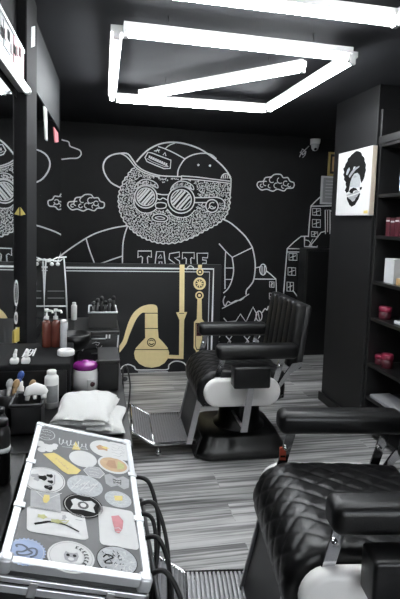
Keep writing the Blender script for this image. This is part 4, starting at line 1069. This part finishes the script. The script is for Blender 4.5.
# trolley under the case and a folded dark cloth that props its left side
o = thing('trolley', 'black trolley under the sticker case', 'trolley', (-.02, 1.07, 0))
zt_ = .712
MB().box((-.15, .79, zt_-.02), (.11, 1.37, zt_), .004).build('top_shelf', 'black', o)
MB().box((-.15, .79, .2), (.11, 1.37, .215), .004).build('lower_shelf', 'black', o)
for x in (-.14, .10):
    for y in (.80, 1.36):
        MB().tube([(x, y, .05), (x, y, zt_-.02)], .009, 8).build('leg', 'dark', o)
        MB().tube([(x-.01, y, .027), (x+.01, y, .027)], .027, 14).build('caster', 'rubber', o)
MB().tube([(.118, .85, zt_-.012), (.135, .85, zt_-.012), (.135, 1.31, zt_-.012), (.118, 1.31, zt_-.012)], .005, 8).build('side_rail', 'dark', o)
k = MB(); k.box((-.148, .84, zt_), (-.08, 1.31, zt_+.066), .02, 4)
tag(k.build('rolled_cloth', 'blackm', None, (-.115, 1.07, zt_)), 'dark rolled cloth under the left side of the sticker case', 'cloth')

# cables hanging beside the trolley
CAB = [([(.112, 1.25, .80), (.145, 1.23, .79), (.168, 1.21, .70), (.165, 1.20, .60), (.150, 1.19, .50)], 'black cable looping out behind the case, topmost of the bundle'),
       ([(.108, 1.16, .775), (.150, 1.15, .78), (.180, 1.13, .68), (.186, 1.12, .50), (.172, 1.10, .30), (.16, 1.1, .02)], 'black cable hanging straight down, middle of the bundle'),
       ([(.108, 1.08, .74), (.150, 1.06, .75), (.176, 1.04, .66), (.178, 1.03, .5), (.165, 1.02, .35), (.16, 1.02, .02)], 'black cable dropping to the floor close to the case'),
       ([(.108, .98, .72), (.150, .97, .74), (.185, .95, .68), (.205, .94, .55), (.215, .94, .3), (.22, .95, .02)], 'black cable swinging furthest right, over the footrest'),
       ([(.110, 1.20, .73), (.150, 1.18, .72), (.158, 1.16, .6), (.15, 1.15, .4), (.15, 1.15, .02)], 'black cable behind the others, half hidden by the case')]
for P, lab in CAB:
    k = MB(); k.tube(cr(P, 8), .0052, 8); o = k.build('power_cable', 'rubber', None, P[-1]); tag(o, lab, 'cable', 'cables beside the case')
k = MB(); P = [at(x, y, Y=1.93) for x, y in ((123.4, 390), (122.8, 378), (123.4, 368), (125.6, 366), (128, 371), (130, 384), (129.4, 398), (127.4, 412), (125, 424))]
k.tube(cr(P, 6), .003, 6); k.ell(at(125, 379, Y=1.925), (.011, .009, .009), 10)
tag(k.build('plug_cable', 'dark', None, P[0]), 'thin dark cable with plug hanging off the far counter edge', 'cable')

# ------------------------------------------------------------------ canvas portrait on the pier
XC = 1.833
def cv(x, y, dx=0.): return at(x, y, X=XC-dx)
TL, TR, BL, BR = cv(338.6, 153.4), cv(371.8, 146.2), cv(335.8, 215.4), cv(369.4, 215.2)
y0, y1 = (TR.y+BR.y)/2, (TL.y+BL.y)/2; z0, z1 = (BL.z+BR.z)/2, (TL.z+TR.z)/2
CV = thing('canvas_print', 'white canvas with a black portrait of a bushy-haired face, hung on the pier', 'picture', (PX, (y0+y1)/2, z0))
MB().box((XC, y0, z0), (PX+.001, y1, z1), .002, mi=0).build('canvas', 'canvas', CV)
MB().box((XC+.004, y0-.0015, z0+.002), (PX-.001, y0, z1-.002)).build('canvas_edge', 'canvas_side', CV)
a_ = MB()
def cpoly(pts, dx=.001, mi=0): a_.add([cv(310+x/3.99, 130+y/3.99, dx) for x, y in pts], [list(range(len(pts)))], mi, False)
def q2(L, dx, mi=0): a_.add([cv(332+x/7.68, 142+y/7.68, dx) for x, y in L], [list(range(len(L)))], mi, False)
q2([(165, 85), (178, 74), (190, 68), (208, 72), (225, 80), (230, 92), (232, 104), (246, 116), (252, 132), (250, 146), (262, 172), (258, 200), (262, 216), (254, 242), (250, 268), (240, 292), (226, 316), (219, 292), (212, 255), (196, 236), (170, 245), (152, 275), (141, 310), (136, 342), (128, 380), (112, 392), (98, 372), (110, 346), (104, 326), (106, 308), (92, 290), (94, 268), (86, 250), (94, 232), (86, 206), (98, 190), (104, 168), (118, 148), (122, 126), (140, 112), (148, 100)], .001)
q2([(152, 275), (170, 245), (196, 236), (212, 255), (218, 300), (213, 345), (182, 352), (160, 350), (138, 345), (142, 310)], .0008, 5)
q2([(212, 348), (232, 344), (228, 362), (214, 372)], .0012)
q2([(114, 400), (126, 432), (142, 442), (162, 430), (190, 424), (204, 400), (212, 380), (216, 402), (204, 438), (176, 484), (150, 498), (132, 482), (114, 440)], .0012)
q2([(130, 380), (142, 362), (164, 350), (186, 355), (198, 374), (182, 370), (166, 376), (158, 396), (142, 392)], .0013)
q2([(118, 404), (142, 392), (160, 396), (182, 372), (212, 380), (204, 404), (190, 424), (162, 430), (142, 442), (126, 432)], .0011, 2)
q2([(140, 440), (160, 430), (184, 428), (172, 452), (156, 458)], .0014, 2); q2([(162, 268), (178, 256), (194, 266), (184, 272), (172, 278)], .0014, 2)
q2([(112, 416), (160, 402), (214, 384), (214, 392), (160, 412), (114, 424)], .0016, 3)
q2([(128, 262), (150, 226), (178, 198), (212, 182), (208, 194), (180, 216), (158, 244), (136, 276)], .0014, 2); q2([(108, 248), (116, 216), (132, 194), (138, 210), (128, 234), (116, 256)], .0014, 5); q2([(160, 214), (168, 190), (182, 188), (172, 204)], .0015, 3)
cpoly([(214, 322), (230, 320), (230, 333), (213, 333)], .0016, 4)
a_.build('portrait_print', ['ink', 'canvas', 'grey', 'paper', 'yellow', 'mpaper'], CV)

# ------------------------------------------------------------------ shelves right of the pier
XS = 1.885
o = thing('wall_shelving', 'tall black open shelving right of the pier', 'shelving', (2.04, 2.6, 0))
mb = MB(); mb.box((XR-.015, 2.0, 0), (XR-.002, 3.155, 2.25)); mb.build('back_panel', 'black', o)
for y in (2.0, 3.13): MB().box((XS, y, 0), (XR-.015, y+.022, 2.25), .002).build('side_panel', 'black', o)
SHZ = [.06, .27, .505, .83, 1.085, 1.40, 1.68, 2.02]
for z in SHZ: MB().box((XS+.004, 2.022, z-.022), (XR-.015, 3.13, z), .002).build('shelf_board', 'black', o)
MB().box((XS-.004, 1.98, 2.02), (XR-.005, 3.157, 2.07), .003).build('canopy', 'black', o)
def sy(px, py, X=1.93): return at(px, py, X=X)
# dark red boxes in a row
for i in range(4):
    p = sy(386.5+i*4.6, 232); hh = .125-.006*(i % 2)
    k = MB(); k.box((1.925, p.y-.040, 1.4), (2.02, p.y+.006, 1.4+hh), .003); k.box((1.9245, p.y-.037, 1.4+hh*.78), (1.926, p.y+.003, 1.4+hh*.86), mi=1)
    tag(k.build('product_box', ['maroon', 'lgrey'], None, (1.97, p.y-.017, 1.4)), ['dark red box at the left end of the shelf row, next to the pier', 'dark red box second from the pier on the shelf row', 'dark red box third from the pier on the shelf row', 'dark red box at the right picture edge on the shelf row'][i], 'box', 'dark red boxes on the shelf')
p0, p1 = sy(383.8, 278), sy(393.4, 278)
k = MB(); k.box((1.93, p1.y, 1.085), (2.06, p0.y, 1.25), .003); tag(k.build('carton', 'lgrey', None, (1.99, (p0.y+p1.y)/2, 1.085)), 'pale grey carton standing on the middle shelf', 'carton')
p0 = sy(396, 280); k = MB(); k.box((1.93, p0.y-.1, 1.085), (2.02, p0.y, 1.13), .003); tag(k.build('wooden_box', 'tan', None, (1.97, p0.y-.05, 1.085)), 'low tan box beside the pale carton, cut by the picture edge', 'box')
p0 = sy(397, 184); o = thing('picture_frame', 'light blue picture on the upper shelf, cut by the right picture edge', 'picture', (1.96, p0.y-.06, 1.68))
MB().box((1.95, p0.y-.13, 1.68), (1.965, p0.y+.004, 1.875), .002).build('frame', 'black', o); MB().box((1.948, p0.y-.12, 1.70), (1.9505, p0.y-.002, 1.862)).build('picture', 'lightblue', o)
def tin(px, py, z, r, h, lab, m_='red'):
    p = sy(px, py, 1.96); o = thing('pomade_tin', lab, 'tin', (1.96, p.y, z), 'red tins on the shelves')
    MB().lathe((1.96, p.y, z), [(r*.9, 0), (r, .003), (r, h*.62), (r*.96, h*.63)], 20).build('body', 'maroon', o)
    MB().lathe((1.96, p.y, z+h*.63), [(r*1.04, 0), (r*1.06, .003), (r*1.06, h*.33), (r*.98, h*.37)], 20).build('lid', m_, o)
tin(385, 315, .83, .04, .085, 'red round tin on the shelf below the pale carton')
tin(380, 362, .505, .035, .065, 'left red tin of the pair on the lower shelf')
tin(387, 362, .505, .038, .095, 'taller right red tin of the pair on the lower shelf')
p0 = sy(396, 318); k = MB(); k.box((1.93, p0.y-.08, .83), (2.03, p0.y+.02, .853), .004); tag(k.build('flat_case', 'lgrey', None, (1.98, p0.y-.03, .83)), 'flat pale case beside the red tin', 'case')
k = MB(); p0 = sy(372, 403, 1.9); p1 = sy(389, 397, 1.9); k.box((1.895, 2.74, .27), (2.05, 3.09, .295), .006, 3); k.box((1.893, 2.78, .272), (1.897, 3.05, .293), .001)
tag(k.build('magazine_stack', 'grey', None, (1.97, 2.9, .27)), 'pale magazines on the lowest shelf near the pier', 'magazine')

# ------------------------------------------------------------------ back right corner
o = thing('black_cabinet', 'tall black cabinet in the dark corner under the drawn buildings', 'cabinet', (2.6, 5.23, 0))
MB().box((2.27, 5.12, 0), (2.94, 5.325, 1.19), .006).build('body', 'black', o)
for x0, x1 in ((2.28, 2.60), (2.61, 2.93)):
    d_ = MB().box((x0, 5.108, .05), (x1, 5.12, 1.17), .003).build('door', 'black', o)
    hx = x1-.03 if x0 < 2.4 else x0+.03
    MB().tube([(hx, 5.1, .6), (hx, 5.1, .75)], .005, 8).build('handle', 'dark', d_)
o = thing('security_camera', 'small white dome security camera high on the back wall', 'camera', at(315, 146, Y=5.27))
p = at(315, 147, Y=5.27)
MB().lathe(p+Vector((0, 0, .035)), [(.055, .05), (.055, .02), (.05, 0), (.048, -.004)][::-1], 20).build('base', 'white', o)
MB().lathe(p, [(.001, -.045), (.022, -.04), (.036, -.022), (.042, 0), (.046, .034)], 20).build('dome', 'lgrey', o)
MB().ell(p+Vector((-.005, -.022, -.022)), (.018, .018, .018), 12).build('lens', 'ink', o)
MB().box(p+Vector((-.03, .0, .03)), Vector((p.x+.03, YB, p.z+.07)), .004).build('bracket', 'white', o)
k = MB()
for pts in ([(309, 146), (305, 150), (301, 154), (299.6, 157)], [(302, 149), (305, 151), (304, 154), (301, 153), (302, 150)], [(306, 151), (305, 155), (302.6, 157.6)], [(300, 152), (303, 155)]):
    k.tube(cr([at(x, y, Y=5.325) for x, y in pts], 5), .005, 6)
tag(k.build('loose_cable', 'lgrey', None, at(303, 153, Y=5.325)), 'white cable coil beside the security camera', 'cable')
p0, p1 = at(327.6, 175.6, Y=5.325), at(346, 153, Y=5.325)
o = thing('picture_frame', 'narrow gold framed certificate on the back wall by the pier', 'picture', (p0.x, 5.33, p0.z))
f_ = MB(); t = .022
for a, c in (((p0.x, p0.z), (p1.x, p0.z+t)), ((p0.x, p1.z-t), (p1.x, p1.z)), ((p0.x, p0.z+t), (p0.x+t, p1.z-t)), ((p1.x-t, p0.z+t), (p1.x, p1.z-t))): f_.box((a[0], 5.315, a[1]), (c[0], YB, c[1]), .003)
f_.build('frame', 'goldframe', o)
MB().box((p0.x+t, 5.33, p0.z+t), (p1.x-t, YB, p1.z-t)).build('backing', 'dark', o)
MB().box((p0.x+.05, 5.327, p0.z+.05), (p1.x-.05, 5.331, p1.z-.05)).build('certificate', 'tan', o)
p0, p1 = at(320.4, 204, Y=5.32), at(346, 177, Y=5.32)
o = thing('notice_board', 'grey framed notice on the back wall under the gold frame', 'notice', (p0.x, 5.33, p0.z))
MB().box((p0.x, 5.318, p0.z), (p1.x, YB, p1.z), .003).build('frame', 'lgrey', o)
MB().box((p0.x+.02, 5.315, p0.z+.02), (p1.x-.02, 5.319, p1.z-.02)).build('panel', 'grey', o)
ln = MB()
for k in range(6):
    zz = p1.z-.06-k*.036; ln.box((p0.x+.05, 5.3135, zz), (p0.x+.14+.05*((k*7) % 3), 5.3152, zz+.007))
ln.build('text_lines', 'lgrey', o)

# ------------------------------------------------------------------ daylight and view
wd = bpy.data.worlds.new('world'); SC.world = wd; wd.use_nodes = True
bg = wd.node_tree.nodes['Background']
sky = wd.node_tree.nodes.new('ShaderNodeTexSky'); sky.sky_type = 'NISHITA'; sky.sun_disc = False; sky.sun_elevation = R(35)
hs = wd.node_tree.nodes.new('ShaderNodeHueSaturation'); hs.inputs['Saturation'].default_value = .25
wd.node_tree.links.new(sky.outputs['Color'], hs.inputs['Color']); wd.node_tree.links.new(hs.outputs['Color'], bg.inputs['Color'])
bg.inputs['Strength'].default_value = .5
vs = SC.view_settings
SC.display_settings.display_device = 'sRGB'
vs.view_transform = 'Standard'; vs.look = 'None'; vs.gamma = 1; vs.use_curve_mapping = False
vs.exposure = 1.7
